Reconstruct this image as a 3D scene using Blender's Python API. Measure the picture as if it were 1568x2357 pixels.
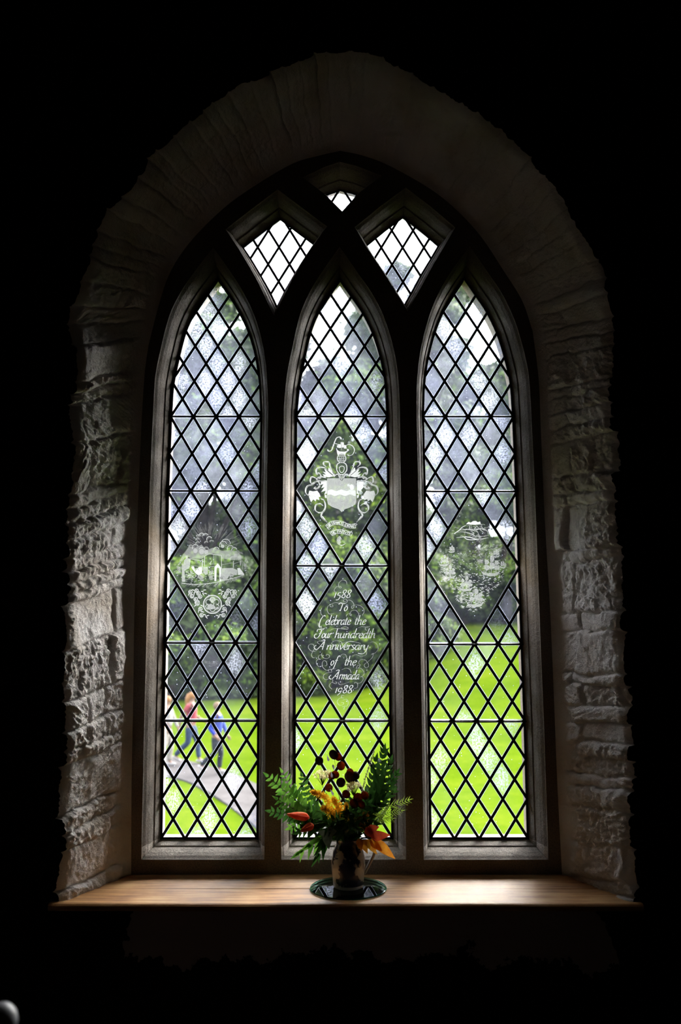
import bpy, math, random
import numpy as np
from mathutils import Vector, Matrix, Quaternion
from mathutils.geometry import tessellate_polygon

# ------------------------------------------------------------------ camera, sky, sun, exposure
SC = bpy.context.scene
COL = SC.collection
for o in list(bpy.data.objects): bpy.data.objects.remove(o)
FPX = 1910.0; TH = math.radians(8.5); CZ = 1.62
YG = 3.39      # glazing
YF = 3.24      # face of the stone tracery
YW = 2.92      # inner face of the wall
ZS = CZ - 0.874   # top of the oak sill
GZ = -1.54     # lawn outside

cam = bpy.data.cameras.new('camera'); camo = bpy.data.objects.new('camera', cam); COL.objects.link(camo)
camo.location = (0, 0, CZ); camo.rotation_euler = (math.pi/2 + TH, 0, 0)
cam.sensor_fit = 'VERTICAL'; cam.sensor_height = 36; cam.lens = FPX/2357*36
cam.clip_end = 500; cam.clip_start = .05
cam.dof.use_dof = True; cam.dof.focus_distance = 3.35; cam.dof.aperture_fstop = 2.4
SC.camera = camo
SC.view_settings.view_transform = 'Standard'; SC.view_settings.look = 'None'
SC.view_settings.gamma = 1; SC.view_settings.use_curve_mapping = False
SC.view_settings.exposure = 0.0

W = bpy.data.worlds.new('overcast_sky'); SC.world = W; W.use_nodes = True
wn = W.node_tree; wn.nodes.clear()
wo = wn.nodes.new('ShaderNodeOutputWorld'); wb = wn.nodes.new('ShaderNodeBackground')
wtc = wn.nodes.new('ShaderNodeTexCoord'); wnz = wn.nodes.new('ShaderNodeTexNoise'); wcr = wn.nodes.new('ShaderNodeValToRGB')
wnz.inputs['Scale'].default_value = 2.2; wnz.inputs['Detail'].default_value = 5
wcr.color_ramp.elements[0].position = .3; wcr.color_ramp.elements[0].color = (.78, .85, 1, 1)
wcr.color_ramp.elements[1].position = .7; wcr.color_ramp.elements[1].color = (1, 1, 1, 1)
wn.links.new(wtc.outputs['Generated'], wnz.inputs['Vector']); wn.links.new(wnz.outputs['Fac'], wcr.inputs['Fac'])
wn.links.new(wcr.outputs['Color'], wb.inputs['Color']); wb.inputs['Strength'].default_value = 10.0
wn.links.new(wb.outputs[0], wo.inputs[0])

sun = bpy.data.lights.new('sun', 'SUN'); suno = bpy.data.objects.new('sun', sun); COL.objects.link(suno)
sun.energy = 50; sun.angle = math.radians(70); sun.color = (1, .96, .9)
SUN_DIR = Vector((-.66, -.62, -.60)).normalized()      # bright cloud high on the right, shining in through the window
suno.rotation_euler = SUN_DIR.to_track_quat('-Z', 'Y').to_euler(); suno.location = (12, 10, 14)

# ------------------------------------------------------------------ helpers
R = math.radians
def PW(px, py, Y):
    u = (px-784)/FPX; v = (1178.5-py)/FPX
    dy = math.cos(TH) - v*math.sin(TH); dz = math.sin(TH) + v*math.cos(TH)
    k = Y/dy
    return Vector((u*k, Y, CZ + dz*k))
def PGnd(px, py, z=GZ):
    u = (px-784)/FPX; v = (1178.5-py)/FPX
    dy = math.cos(TH) - v*math.sin(TH); dz = math.sin(TH) + v*math.cos(TH)
    k = (z-CZ)/dz
    return Vector((u*k, dy*k, z))
def mesh_obj(name, verts, faces, mats=None, parent=None, midx=None, smooth=False, loc=None):
    me = bpy.data.meshes.new(name)
    me.from_pydata([tuple(v) for v in verts], [], [tuple(f) for f in faces])
    if mats is not None:
        for m in (mats if isinstance(mats, (list, tuple)) else [mats]): me.materials.append(m)
    if midx is not None: me.polygons.foreach_set('material_index', midx)
    if smooth: me.polygons.foreach_set('use_smooth', [True]*len(me.polygons))
    me.update()
    o = bpy.data.objects.new(name, me); COL.objects.link(o)
    if parent is not None: o.parent = parent
    if loc is not None: o.location = loc
    return o
def empty(name, loc=(0, 0, 0), label=None, cat=None, group=None, kind=None):
    o = bpy.data.objects.new(name, None); COL.objects.link(o); o.location = loc; o.empty_display_size = .05
    tag(o, label, cat, group, kind); return o
def tag(o, label=None, cat=None, group=None, kind=None):
    if label: o['label'] = label
    if cat: o['category'] = cat
    if group: o['group'] = group
    if kind: o['kind'] = kind
    return o
def local(parent, pts):
    l = Vector(parent.location); return [Vector(p)-l for p in pts]

class MB:
    def __init__(s): s.v = []; s.f = []; s.m = []
    def add(s, vs, fs, m=0):
        b = len(s.v); s.v += [Vector(x) for x in vs]; s.f += [tuple(i+b for i in f) for f in fs]; s.m += [m]*len(fs)
    def box(s, c, d, m=0, rot=None):
        vs = [Vector((x*d[0]/2, y*d[1]/2, z*d[2]/2)) for x in (-1, 1) for y in (-1, 1) for z in (-1, 1)]
        if rot: vs = [rot @ v for v in vs]
        vs = [v+Vector(c) for v in vs]
        s.add(vs, [(0,1,3,2), (4,6,7,5), (0,4,5,1), (2,3,7,6), (0,2,6,4), (1,5,7,3)], m)
    def tube(s, pts, r, n=8, m=0, cap=True, squash=None):
        pts = [Vector(p) for p in pts]; k = len(pts)
        rs = r if isinstance(r, (list, tuple)) else [r]*k
        t0 = (pts[1]-pts[0]).normalized(); a = t0.orthogonal().normalized(); vs = []
        for i, p in enumerate(pts):
            t = (pts[min(i+1, k-1)]-pts[max(i-1, 0)]).normalized()
            a = (a-t*a.dot(t));
            a = a.normalized() if a.length > 1e-6 else t.orthogonal().normalized()
            b = t.cross(a)
            for j in range(n):
                q = 2*math.pi*j/n; vs.append(p+(a*math.cos(q)+b*math.sin(q))*rs[i])
        fs = [(i*n+j, i*n+(j+1) % n, (i+1)*n+(j+1) % n, (i+1)*n+j) for i in range(k-1) for j in range(n)]
        if cap: fs += [tuple(range(n-1, -1, -1)), tuple(range((k-1)*n, k*n))]
        s.add(vs, fs, m)
    def lathe(s, prof, n=32, c=(0, 0, 0), m=0):
        vs = []; c = Vector(c)
        for (r, z) in prof:
            for j in range(n):
                q = 2*math.pi*j/n; vs.append(c+Vector((r*math.cos(q), r*math.sin(q), z)))
        k = len(prof)
        s.add(vs, [(i*n+j, i*n+(j+1) % n, (i+1)*n+(j+1) % n, (i+1)*n+j) for i in range(k-1) for j in range(n)], m)
    def ball(s, c, r, m=0, nu=10, nv=7, sc=(1, 1, 1), rot=None):
        c = Vector(c); vs = []
        for i in range(nv+1):
            th = math.pi*i/nv
            for j in range(nu):
                q = 2*math.pi*j/nu
                p = Vector((r*math.sin(th)*math.cos(q)*sc[0], r*math.sin(th)*math.sin(q)*sc[1], r*math.cos(th)*sc[2]))
                if rot: p = rot @ p
                vs.append(c+p)
        s.add(vs, [(i*nu+j, (i+1)*nu+j, (i+1)*nu+(j+1) % nu, i*nu+(j+1) % nu) for i in range(nv) for j in range(nu)], m)
    def build(s, name, mats, parent=None, smooth=False, rel=True):
        vs = s.v
        if parent is not None and rel:
            l = Vector((0, 0, 0)); q = parent
            while q is not None: l += q.location; q = q.parent
            vs = [v-l for v in vs]
        return mesh_obj(name, vs, s.f, mats, parent, s.m, smooth)

def catmull(pts, n=6, closed=False):
    pts = [Vector(p) for p in pts]; k = len(pts); out = []
    rng = range(k if closed else k-1)
    for i in rng:
        p0 = pts[(i-1) % k] if closed or i > 0 else pts[0]*2-pts[1]
        p1 = pts[i]; p2 = pts[(i+1) % k]
        p3 = pts[(i+2) % k] if closed or i+2 < k else pts[-1]*2-pts[-2]
        for j in range(n):
            t = j/n
            out.append(.5*((2*p1)+(p2-p0)*t+(2*p0-5*p1+4*p2-p3)*t*t+(3*p1-p0-3*p2+p3)*t**3))
    if not closed: out.append(pts[-1].copy())
    return out

# ---- materials
class NT:
    def __init__(s, name):
        s.m = bpy.data.materials.new(name); s.m.use_nodes = True; s.t = s.m.node_tree; s.t.nodes.clear()
        s.out = s.n('OutputMaterial')
    def n(s, k, **kw):
        x = s.t.nodes.new('ShaderNode'+k)
        for a, b in kw.items(): setattr(x, a, b)
        return x
    def l(s, a, b): s.t.links.new(a, b)
    def noise(s, vec, scale, detail=4, rough=.55):
        x = s.n('TexNoise'); x.inputs['Scale'].default_value = scale; x.inputs['Detail'].default_value = detail
        x.inputs['Roughness'].default_value = rough
        if vec: s.l(vec, x.inputs['Vector'])
        return x.outputs['Fac']
    def ramp(s, fac, stops):
        x = s.n('ValToRGB'); e = x.color_ramp.elements
        while len(e) < len(stops): e.new(.5)
        for i, (p, c) in enumerate(stops):
            e[i].position = p; e[i].color = (*c, 1) if len(c) == 3 else c
        s.l(fac, x.inputs['Fac']); return x.outputs['Color']
    def math(s, op, a, b=None, clamp=False):
        x = s.n('Math', operation=op); x.use_clamp = clamp
        for i, q in enumerate((a, b)):
            if q is None: continue
            if isinstance(q, (int, float)): x.inputs[i].default_value = q
            else: s.l(q, x.inputs[i])
        return x.outputs[0]
    def coord(s, kind='Object', scale=None):
        x = s.n('TexCoord')
        if scale is None: return x.outputs[kind]
        m = s.n('Mapping'); m.inputs['Scale'].default_value = scale; s.l(x.outputs[kind], m.inputs['Vector']); return m.outputs[0]
    def bump(s, h, strength=.5, dist=.01):
        x = s.n('Bump'); x.inputs['Strength'].default_value = strength; x.inputs['Distance'].default_value = dist
        s.l(h, x.inputs['Height']); return x.outputs[0]
    def pbsdf(s, col, rough=.6, bump=None, **kw):
        x = s.n('BsdfPrincipled')
        if isinstance(col, tuple): x.inputs['Base Color'].default_value = (*col, 1)
        else: s.l(col, x.inputs['Base Color'])
        if isinstance(rough, (int, float)): x.inputs['Roughness'].default_value = rough
        else: s.l(rough, x.inputs['Roughness'])
        if bump is not None: s.l(bump, x.inputs['Normal'])
        for a, b in kw.items(): x.inputs[a.replace('_', ' ')].default_value = b
        s.l(x.outputs[0], s.out.inputs[0]); return x

def simple(name, c1, c2, scale=20, rough=.6, bs=.2, bd=.003, **kw):
    kw.setdefault('Specular_IOR_Level', .12 if rough > .45 else .5)
    t = NT(name); v = t.coord(); f = t.noise(v, scale)
    t.pbsdf(t.ramp(f, [(.35, c1), (.65, c2)]), rough, t.bump(f, bs, bd), **kw); return t.m

def leaf_mat(name, c1, c2, scale=15, trans=.45, rough=.45):
    t = NT(name); v = t.coord(); f = t.noise(v, scale, 3)
    c = t.ramp(f, [(.35, c1), (.65, c2)])
    d = t.n('BsdfPrincipled'); t.l(c, d.inputs['Base Color']); d.inputs['Roughness'].default_value = rough
    d.inputs['Specular IOR Level'].default_value = .12 if name.startswith('tree') else .3
    tr = t.n('BsdfTranslucent'); t.l(c, tr.inputs['Color'])
    mx = t.n('MixShader'); mx.inputs[0].default_value = trans
    t.l(d.outputs[0], mx.inputs[1]); t.l(tr.outputs[0], mx.inputs[2]); t.l(mx.outputs[0], t.out.inputs[0]); return t.m

M = {}
def mk_materials():
    # limewashed rubble of the reveal
    t = NT('limewashed_rubble'); v = t.coord()
    a = t.noise(v, 5, 5); b = t.noise(v, 60, 6, .7); c = t.noise(v, 240, 4, .7)
    col = t.ramp(a, [(.3, (.62, .55, .48)), (.52, (.79, .755, .74)), (.75, (.84, .82, .82))])
    h = t.math('ADD', b, t.math('MULTIPLY', c, .45))
    t.pbsdf(col, .93, t.bump(h, .8, .010), Specular_IOR_Level=.1); M['reveal'] = t.m
    # dark wall face, with bounce light under the sill painted as a paler patch
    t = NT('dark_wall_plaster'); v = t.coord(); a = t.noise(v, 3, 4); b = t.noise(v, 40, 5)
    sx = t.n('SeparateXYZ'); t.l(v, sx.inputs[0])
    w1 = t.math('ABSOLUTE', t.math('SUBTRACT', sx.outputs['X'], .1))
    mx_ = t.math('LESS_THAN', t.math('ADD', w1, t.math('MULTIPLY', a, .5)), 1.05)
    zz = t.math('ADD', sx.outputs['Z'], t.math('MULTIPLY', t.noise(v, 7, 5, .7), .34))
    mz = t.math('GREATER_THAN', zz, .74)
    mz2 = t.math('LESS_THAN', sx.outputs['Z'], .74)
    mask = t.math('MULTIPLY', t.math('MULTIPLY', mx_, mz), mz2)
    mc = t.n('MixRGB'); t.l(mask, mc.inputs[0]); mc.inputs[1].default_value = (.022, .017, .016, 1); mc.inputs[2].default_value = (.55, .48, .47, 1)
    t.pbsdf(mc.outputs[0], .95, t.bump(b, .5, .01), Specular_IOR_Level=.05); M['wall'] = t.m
    M['room'] = simple('dim_room_plaster', (.05, .04, .04), (.07, .06, .055), 6, .95)
    M['floor'] = simple('dark_floor_boards', (.035, .022, .015), (.05, .03, .02), 9, .8)
    # granite tracery
    t = NT('granite_tracery'); v = t.coord()
    a = t.noise(v, 4, 4); b = t.noise(v, 180, 5, .75); c = t.noise(v, 30, 5)
    col = t.ramp(a, [(.3, (.15, .105, .062)), (.5, (.175, .145, .122)), (.7, (.235, .21, .19))])
    sp = t.ramp(b, [(.35, (.55, .55, .55)), (.6, (1.15, 1.12, 1.08))])
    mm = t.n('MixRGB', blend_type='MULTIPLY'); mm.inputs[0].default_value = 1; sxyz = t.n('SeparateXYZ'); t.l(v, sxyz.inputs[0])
    lit_ledge = t.math('MULTIPLY', t.math('LESS_THAN', t.math('ADD', sxyz.outputs['Z'], t.math('MULTIPLY', c, .012)), .103), t.math('GREATER_THAN', sxyz.outputs['Y'], YF-YG+.004))  # daylight on the low ledges, painted in as paler stone
    wm = t.n('MixRGB'); t.l(lit_ledge, wm.inputs[0]); t.l(col, wm.inputs[1]); wm.inputs[2].default_value = (.52, .48, .44, 1); col = wm.outputs[0]
    t.l(col, mm.inputs[1]); t.l(sp, mm.inputs[2])
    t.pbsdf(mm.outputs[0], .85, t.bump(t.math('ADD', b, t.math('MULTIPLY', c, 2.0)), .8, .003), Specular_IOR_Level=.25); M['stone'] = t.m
    # oak
    t = NT('waxed_oak'); v = t.coord('Object', (2.2, 38, 38)); a = t.noise(v, 1.6, 6, .65)
    v2 = t.coord('Object', (30, 260, 200)); b = t.noise(v2, 1, 3); v3 = t.coord(); c = t.noise(v3, 4, 4)
    col = t.ramp(t.math('ADD', t.math('MULTIPLY', a, .55), t.math('MULTIPLY', c, .45)), [(.38, (.20, .075, .024)), (.5, (.48, .24, .085)), (.62, (.70, .44, .20))])
    rg = t.math('ADD', t.math('MULTIPLY', c, .3), .38)
    t.pbsdf(col, rg, t.bump(t.math('ADD', a, b), .25, .0015), Specular_IOR_Level=.5); M['oak'] = t.m
    M['lead'] = simple('lead_came', (.012, .012, .014), (.03, .03, .035), 90, .6, .3, .001)
    M['iron'] = simple('iron_bar', (.006, .006, .008), (.015, .014, .016), 60, .45, .2, .001)
    # glass quarries
    def glass(name, edge=0.0):
        t = NT(name); at = t.n('Attribute'); at.attribute_name = 'pane_style'
        sp_ = t.n('SeparateColor'); t.l(at.outputs['Color'], sp_.inputs[0])
        frost, burst, rnd = sp_.outputs[0], sp_.outputs[1], sp_.outputs[2]
        v = t.coord(); n1 = t.noise(v, 14, 4, .6); n2 = t.noise(v, 330, 3, .7); n3 = t.noise(v, 130, 4, .75)
        uv = t.n('UVMap'); uv.uv_map = 'pane'
        ln = t.n('VectorMath', operation='LENGTH'); wob = t.n('VectorMath', operation='ADD')
        cmb = t.n('CombineXYZ'); t.l(t.math('MULTIPLY', t.math('SUBTRACT', n1, .5), .7), cmb.inputs[0]); t.l(t.math('MULTIPLY', t.math('SUBTRACT', t.noise(v, 22, 3), .5), .7), cmb.inputs[1])
        t.l(uv.outputs[0], wob.inputs[0]); t.l(cmb.outputs[0], wob.inputs[1]); t.l(wob.outputs[0], ln.inputs[0])
        fall = t.n('MapRange', interpolation_type='SMOOTHSTEP'); t.l(ln.outputs['Value'], fall.inputs['Value'])
        fall.inputs['From Min'].default_value = .08; fall.inputs['From Max'].default_value = .50
        fall.inputs['To Min'].default_value = 1; fall.inputs['To Max'].default_value = 0
        th = t.n('MapRange', interpolation_type='SMOOTHSTEP'); t.l(n3, th.inputs['Value']); th.inputs['From Min'].default_value = .38; th.inputs['From Max'].default_value = .62
        bz = t.math('MULTIPLY', t.math('MULTIPLY', fall.outputs[0], burst), th.outputs[0])  # sky glare on the glass bumps, put in as strongly translucent spots
        g = t.n('MapRange'); t.l(n2, g.inputs['Value']); g.inputs['From Min'].default_value = .35; g.inputs['From Max'].default_value = .65; g.inputs['To Min'].default_value = .7; g.inputs['To Max'].default_value = 1.3
        g1 = t.n('MapRange'); t.l(n1, g1.inputs['Value']); g1.inputs['From Min'].default_value = .3; g1.inputs['From Max'].default_value = .7; g1.inputs['To Min'].default_value = .55; g1.inputs['To Max'].default_value = 1.45
        fz = t.math('MULTIPLY', t.math('MULTIPLY', frost, g.outputs[0]), g1.outputs[0])
        vo = t.n('TexVoronoi'); vo.inputs['Scale'].default_value = 75; t.l(v, vo.inputs['Vector'])
        spv = t.n('SeparateColor'); t.l(vo.outputs['Color'], spv.inputs[0])
        spk = t.math('MULTIPLY', t.math('LESS_THAN', vo.outputs['Distance'], .13), t.math('GREATER_THAN', spv.outputs[0], .72))
        tot = t.math('ADD', t.math('ADD', fz, bz), t.math('ADD', t.math('MULTIPLY', spk, .55), edge), True)
        tot = t.math('MINIMUM', tot, .95)
        tr = t.n('BsdfTransparent'); tr.inputs[0].default_value = (.95, .965, .96, 1)
        tl = t.n('BsdfTranslucent'); tcol = t.n('MixRGB'); t.l(rnd, tcol.inputs[0])
        tcol.inputs[1].default_value = (.145, .162, .25, 1); tcol.inputs[2].default_value = (.20, .217, .27, 1); t.l(tcol.outputs[0], tl.inputs[0])
        m1 = t.n('MixShader'); t.l(tot, m1.inputs[0]); t.l(tr.outputs[0], m1.inputs[1]); t.l(tl.outputs[0], m1.inputs[2])
        gl = t.n('BsdfGlossy'); gl.inputs['Roughness'].default_value = .06
        fr = t.n('Fresnel'); fr.inputs['IOR'].default_value = 1.45
        t.l(t.bump(n3, .2, .002), gl.inputs['Normal'])
        m2 = t.n('MixShader'); t.l(fr.outputs[0], m2.inputs[0]); t.l(m1.outputs[0], m2.inputs[1]); t.l(gl.outputs[0], m2.inputs[2])
        t.l(m2.outputs[0], t.out.inputs[0]); return t.m
    M['glass'] = glass('old_quarry_glass'); M['glass_edge'] = glass('grimy_quarry_edge', .38)
    def engr(name, a):
        t = NT(name); v = t.coord(); n = t.noise(v, 300, 3, .7)
        tr = t.n('BsdfTransparent'); tl = t.n('BsdfTranslucent'); tl.inputs[0].default_value = (.105, .109, .112, 1)
        m1 = t.n('MixShader'); t.l(t.math('MULTIPLY', t.math('ADD', n, .5), a, True), m1.inputs[0])
        t.l(tr.outputs[0], m1.inputs[1]); t.l(tl.outputs[0], m1.inputs[2]); t.l(m1.outputs[0], t.out.inputs[0]); return t.m
    M['engrave'] = engr('engraving_white', .92); M['engrave_mid'] = engr('engraving_grey', .5); M['engrave_faint'] = engr('engraving_faint', .28)
    # outdoors
    t = NT('mown_lawn'); v = t.coord(); a = t.noise(v, .35, 4); b = t.noise(v, 5, 5, .7); c = t.noise(v, 40, 3)
    col = t.ramp(t.math('ADD', t.math('MULTIPLY', a, .6), t.math('MULTIPLY', b, .4)), [(.35, (.023, .042, .0013)), (.5, (.033, .055, .0019)), (.66, (.049, .066, .004))])
    t.pbsdf(col, 1.0, t.bump(c, .5, .03), Specular_IOR_Level=0.0); M['lawn'] = t.m
    M['path'] = simple('tarmac_path', (.042, .039, .039), (.058, .054, .054), 3, 1.0, .3, .01, Specular_IOR_Level=0.0)
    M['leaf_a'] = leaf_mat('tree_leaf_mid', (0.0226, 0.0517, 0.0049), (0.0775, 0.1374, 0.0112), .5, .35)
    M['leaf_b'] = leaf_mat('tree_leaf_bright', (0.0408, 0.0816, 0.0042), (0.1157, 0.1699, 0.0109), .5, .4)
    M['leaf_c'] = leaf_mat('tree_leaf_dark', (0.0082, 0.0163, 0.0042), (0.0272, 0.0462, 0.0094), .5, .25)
    M['leaf_w'] = leaf_mat('tree_blossom', (.0595, .0544, .0442), (.1190, .1105, .0935), .8, .3)
    M['bark'] = simple('bark', (.006, .0045, .003), (.012, .009, .006), 3, .9)
mk_materials()

# ------------------------------------------------------------------ window openings (glazing plane)
def curvepts(cols): return [PW(x, y, YG) for x, y in cols]
def light_poly(Ljamb, Larc, apex, Rarc, Rjamb):
    lj = [PW(x, y, YG) for x, y in Ljamb]; la = catmull([PW(x, y, YG) for x, y in [Ljamb[-1]]+Larc+[apex]], 4)[1:]
    ra = catmull([PW(x, y, YG) for x, y in [apex]+Rarc+[Rjamb[0]]], 4)[1:]; rj = [PW(x, y, YG) for x, y in Rjamb[1:]]
    return [(p.x, p.z) for p in lj+la+ra+rj]
LIGHTS = [
  dict(L=[(370,1931),(375,1658),(379,1479),(386,1130),(393,957)], R=[(594,1931),(596,1658),(597,1480),(600,1130),(603,957)],
       rows=[(0,1931),(3,1658),(5,1479),(9,1130),(11,959)], big=[7], bars=[3,5,9,11],
       La=[(397,894),(408,836),(426,765),(449,716),(475,677)], A=(502,641), Ra=[(527,677),(551,716),(573,762),(590,819),(599,880)]),
  dict(L=[(677,1931),(677,1658),(678,1300),(681,957)], R=[(905,1931),(900,1658),(897,1302),(893,957)],
       rows=[(0,1931),(3,1658),(7,1302),(11,959)], big=[5,9], bars=[3,7,11],
       La=[(687,894),(699,831),(714,765),(734,716),(758,676)], A=(782,641), Ra=[(806,676),(834,716),(859,765),(878,825),(889,886)]),
  dict(L=[(990,1931),(986,1658),(983,1481),(977,1130),(973,957)], R=[(1217,1931),(1209,1659),(1202,1481),(1190,1130),(1182,951)],
       rows=[(0,1931),(3,1659),(5,1482),(9,1131),(11,959)], big=[7], bars=[3,5,9,11],
       La=[(975,894),(983,831),(1000,765),(1020,716),(1045,673)], A=(1069,639), Ra=[(1094,676),(1121,716),(1146,768),(1164,825),(1177,885)]),
]
for d in LIGHTS:
    d['poly'] = light_poly(d['L'], d['La'], d['A'], d['Ra'], d['R'][::-1])
def to2(pts): return [(PW(x, y, YG).x, PW(x, y, YG).z) for x, y in pts]
KITES = [
  dict(poly=to2([(645,503),(686,534),(726,564),(707,590),(684,625),(660,666),(638,710),(620,672),(599,635),(578,600),(558,570),(600,537)]), c=(642.5,569), half=False),
  dict(poly=to2([(928,499),(970,531),(1011,566),(993,597),(971,633),(950,672),(931,706),(908,668),(882,629),(860,596),(842,566),(886,530)]), c=(927,570), half=False),
  dict(poly=to2([(783,437),(812,444),(835,453),(812,470),(787,498),(762,473),(738,455),(757,446)]), c=(786,468), half=True),
]
OPENINGS = [d['poly'] for d in LIGHTS]+[k['poly'] for k in KITES]
def area2(p): return .5*sum(p[i][0]*p[(i+1) % len(p)][1]-p[(i+1) % len(p)][0]*p[i][1] for i in range(len(p)))
def offset(poly, d):      # outward for d>0
    s = 1 if area2(poly) > 0 else -1; n = len(poly); out = []
    for i in range(n):
        a = Vector(poly[i-1]); b = Vector(poly[i]); c = Vector(poly[(i+1) % n])
        e1 = (b-a).normalized(); e2 = (c-b).normalized()
        n1 = Vector((e1.y, -e1.x))*s; n2 = Vector((e2.y, -e2.x))*s
        m = n1+n2; m = m.normalized(); k = d/max(m.dot(n1), .35)
        q = b+m*k; out.append((q.x, q.y))
    return out
def fill(loops, y, flip=False):
    allp = [[Vector((x, z, 0)) for x, z in lp] for lp in loops]
    flat = [p for lp in allp for p in lp]
    tr = tessellate_polygon(allp)
    return [Vector((p.x, y, p.y)) for p in flat], [tuple(t) for t in tr]

# ------------------------------------------------------------------ numpy noise
_rs = np.random.RandomState(7); PERM = _rs.permutation(4096); GRAD = _rs.rand(4096)*2*np.pi
def pn(x, y, seed=0):
    x = np.asarray(x, float); y = np.asarray(y, float)
    xi = np.floor(x).astype(int); yi = np.floor(y).astype(int); fx = x-xi; fy = y-yi
    def g(ix, iy, dx, dy):
        h = PERM[(PERM[(ix+seed*131) & 4095]+iy) & 4095]; a = GRAD[h]; return np.cos(a)*dx+np.sin(a)*dy
    u = fx*fx*fx*(fx*(fx*6-15)+10); v = fy*fy*fy*(fy*(fy*6-15)+10)
    a = g(xi, yi, fx, fy); b = g(xi+1, yi, fx-1, fy); c = g(xi, yi+1, fx, fy-1); d = g(xi+1, yi+1, fx-1, fy-1)
    return (a+(b-a)*u)+((c+(d-c)*u)-(a+(b-a)*u))*v
def fbm(x, y, o=4, seed=0, g=.5):
    s = 0; a = 1
    for i in range(o): s = s+a*pn(x*2**i, y*2**i, seed+i); a *= g
    return s

# ------------------------------------------------------------------ the wall, its reveal and the room
BACK = [[(291,2030),(291,1990),(292,1800),(296,1600),(299,1400),(306,1200),(312,1050),(318,930),(324,850),(332,794)],
        [(332,794),(354,707),(380,629),(423,560),(489,490),(554,438),(662,372),(730,350),(784,338)],
        [(784,338),(840,350),(908,377),(1017,442),(1104,525),(1169,620),(1212,690),(1236,760)],
        [(1236,760),(1250,870),(1256,1000),(1265,1200),(1277,1400),(1286,1600),(1294,1800),(1304,1990),(1306,2030)]]
FRONT = [[(127,2086),(132,2050),(141,1990),(146,1900),(152,1790),(150,1700),(150,1600),(157,1500),(157,1400),(162,1270),(168,1150),(178,1050),(170,950),(176,860),(178,800)],
         [(178,800),(168,735),(186,670),(215,590),(240,520),(262,478),(312,430),(350,372),(420,305),(500,238),(545,205),(610,180),(680,150),(740,128),(805,124)],
         [(805,124),(870,136),(930,165),(1000,203),(1060,240),(1120,283),(1180,335),(1240,392),(1290,462),(1330,540),(1378,612),(1393,680),(1408,745)],
         [(1408,745),(1412,830),(1403,900),(1413,1000),(1416,1100),(1425,1200),(1430,1320),(1434,1450),(1436,1560),(1447,1650),(1448,1780),(1453,1900),(1457,2000),(1462,2050),(1466,2086)]]
def resample(pts, n):
    pts = [Vector(p) for p in pts]; L = [0]
    for i in range(1, len(pts)): L.append(L[-1]+(pts[i]-pts[i-1]).length)
    out = []; j = 0
    for k in range(n):
        s = L[-1]*k/(n-1)
        while j < len(L)-2 and L[j+1] < s: j += 1
        q = (s-L[j])/max(L[j+1]-L[j], 1e-9); out.append(pts[j].lerp(pts[j+1], min(q, 1)))
    return out
NU = [520, 470, 470, 520]; NTT = 96
Bp = []; Fp = []
for k in range(4):
    b = resample(catmull([PW(x, y, YF) for x, y in BACK[k]], 8), NU[k]); f = resample(catmull([PW(x, y, YW) for x, y in FRONT[k]], 6), NU[k])
    Bp += b if k == 0 else b[1:]; Fp += f if k == 0 else f[1:]
Bn = np.array([tuple(p) for p in Bp]); Fn = np.array([tuple(p) for p in Fp]); N = len(Bp)
def lowpass(a, w):
    k = np.ones(w)/w; p = np.concatenate([np.repeat(a[:1], w, 0), a, np.repeat(a[-1:], w, 0)])
    return np.stack([np.convolve(p[:, i], k, 'same')[w:-w] for i in range(a.shape[1])], 1)
mid = lowpass((Bn+Fn)/2, 61); tg = np.gradient(mid, axis=0); tg /= np.linalg.norm(tg, axis=1)[:, None]
nrm = np.stack([tg[:, 2], np.zeros(N), -tg[:, 0]], 1)                 # towards the opening
dl = np.linalg.norm(np.diff((Bn+Fn)/2, axis=0), axis=1); U = np.concatenate([[0], np.cumsum(dl)])
tt = np.linspace(0, 1, NTT); UU, TT = np.meshgrid(U, tt, indexing='ij'); TM = TT*.38
iJ1 = NU[0]-1; iJ2 = sum(NU[:3])-3; UJ1 = U[iJ1]; UJ2 = U[iJ2]
# blocks: courses along u, stones along t
rb = random.Random(11)
def course_layout(total, hmin, hmax):
    out = [0]; 
    while out[-1] < total: out.append(out[-1]+rb.uniform(hmin, hmax)*(1.8 if rb.random() < .18 else 1))
    return out
edges = []
e = 0
while e < U[-1]:
    edges.append(e); arch = UJ1-.05 < e < UJ2+.05
    e += rb.uniform(.045, .085) if arch else (rb.uniform(.035, .075) if rb.random() < .6 else rb.uniform(.1, .19))
edges.append(e); edges = np.array(edges)
wu = UU+.018*fbm(UU*7, TM*7, 3, 3)+(TM-.19)*.10; wt = TM+.022*fbm(UU*8, TM*8, 3, 9)
ci = np.clip(np.searchsorted(edges, wu)-1, 0, len(edges)-2); cl = edges[ci]; ch = edges[ci+1]
ncol = np.array([rb.choice([1, 2, 2, 3]) for _ in edges]); cut1 = np.array([rb.uniform(.10, .17) for _ in edges]); cut2 = np.array([rb.uniform(.2, .29) for _ in edges])
bi = (wt > cut1[ci])*(ncol[ci] > 1)*1+(wt > cut2[ci])*(ncol[ci] > 2)*1
dU = np.minimum(wu-cl, ch-wu)
big = 9.0
dT = np.where(ncol[ci] > 1, np.abs(wt-cut1[ci]), big); dT = np.minimum(dT, np.where(ncol[ci] > 2, np.abs(wt-cut2[ci]), big))
dE = np.minimum(dU, dT)
hid = (ci*7+bi*3) % 997; rr = _rs.rand(997, 6); q = rr[hid]
archm = 1/(1+np.exp(-(UU-UJ1)/.05))*1/(1+np.exp((UU-UJ2)/.05))
amp = 1-.45*archm
edge = 1-np.exp(-(dE/.007)**2)
h = (q[..., 0]-.5)*.020+edge*.010
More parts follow.
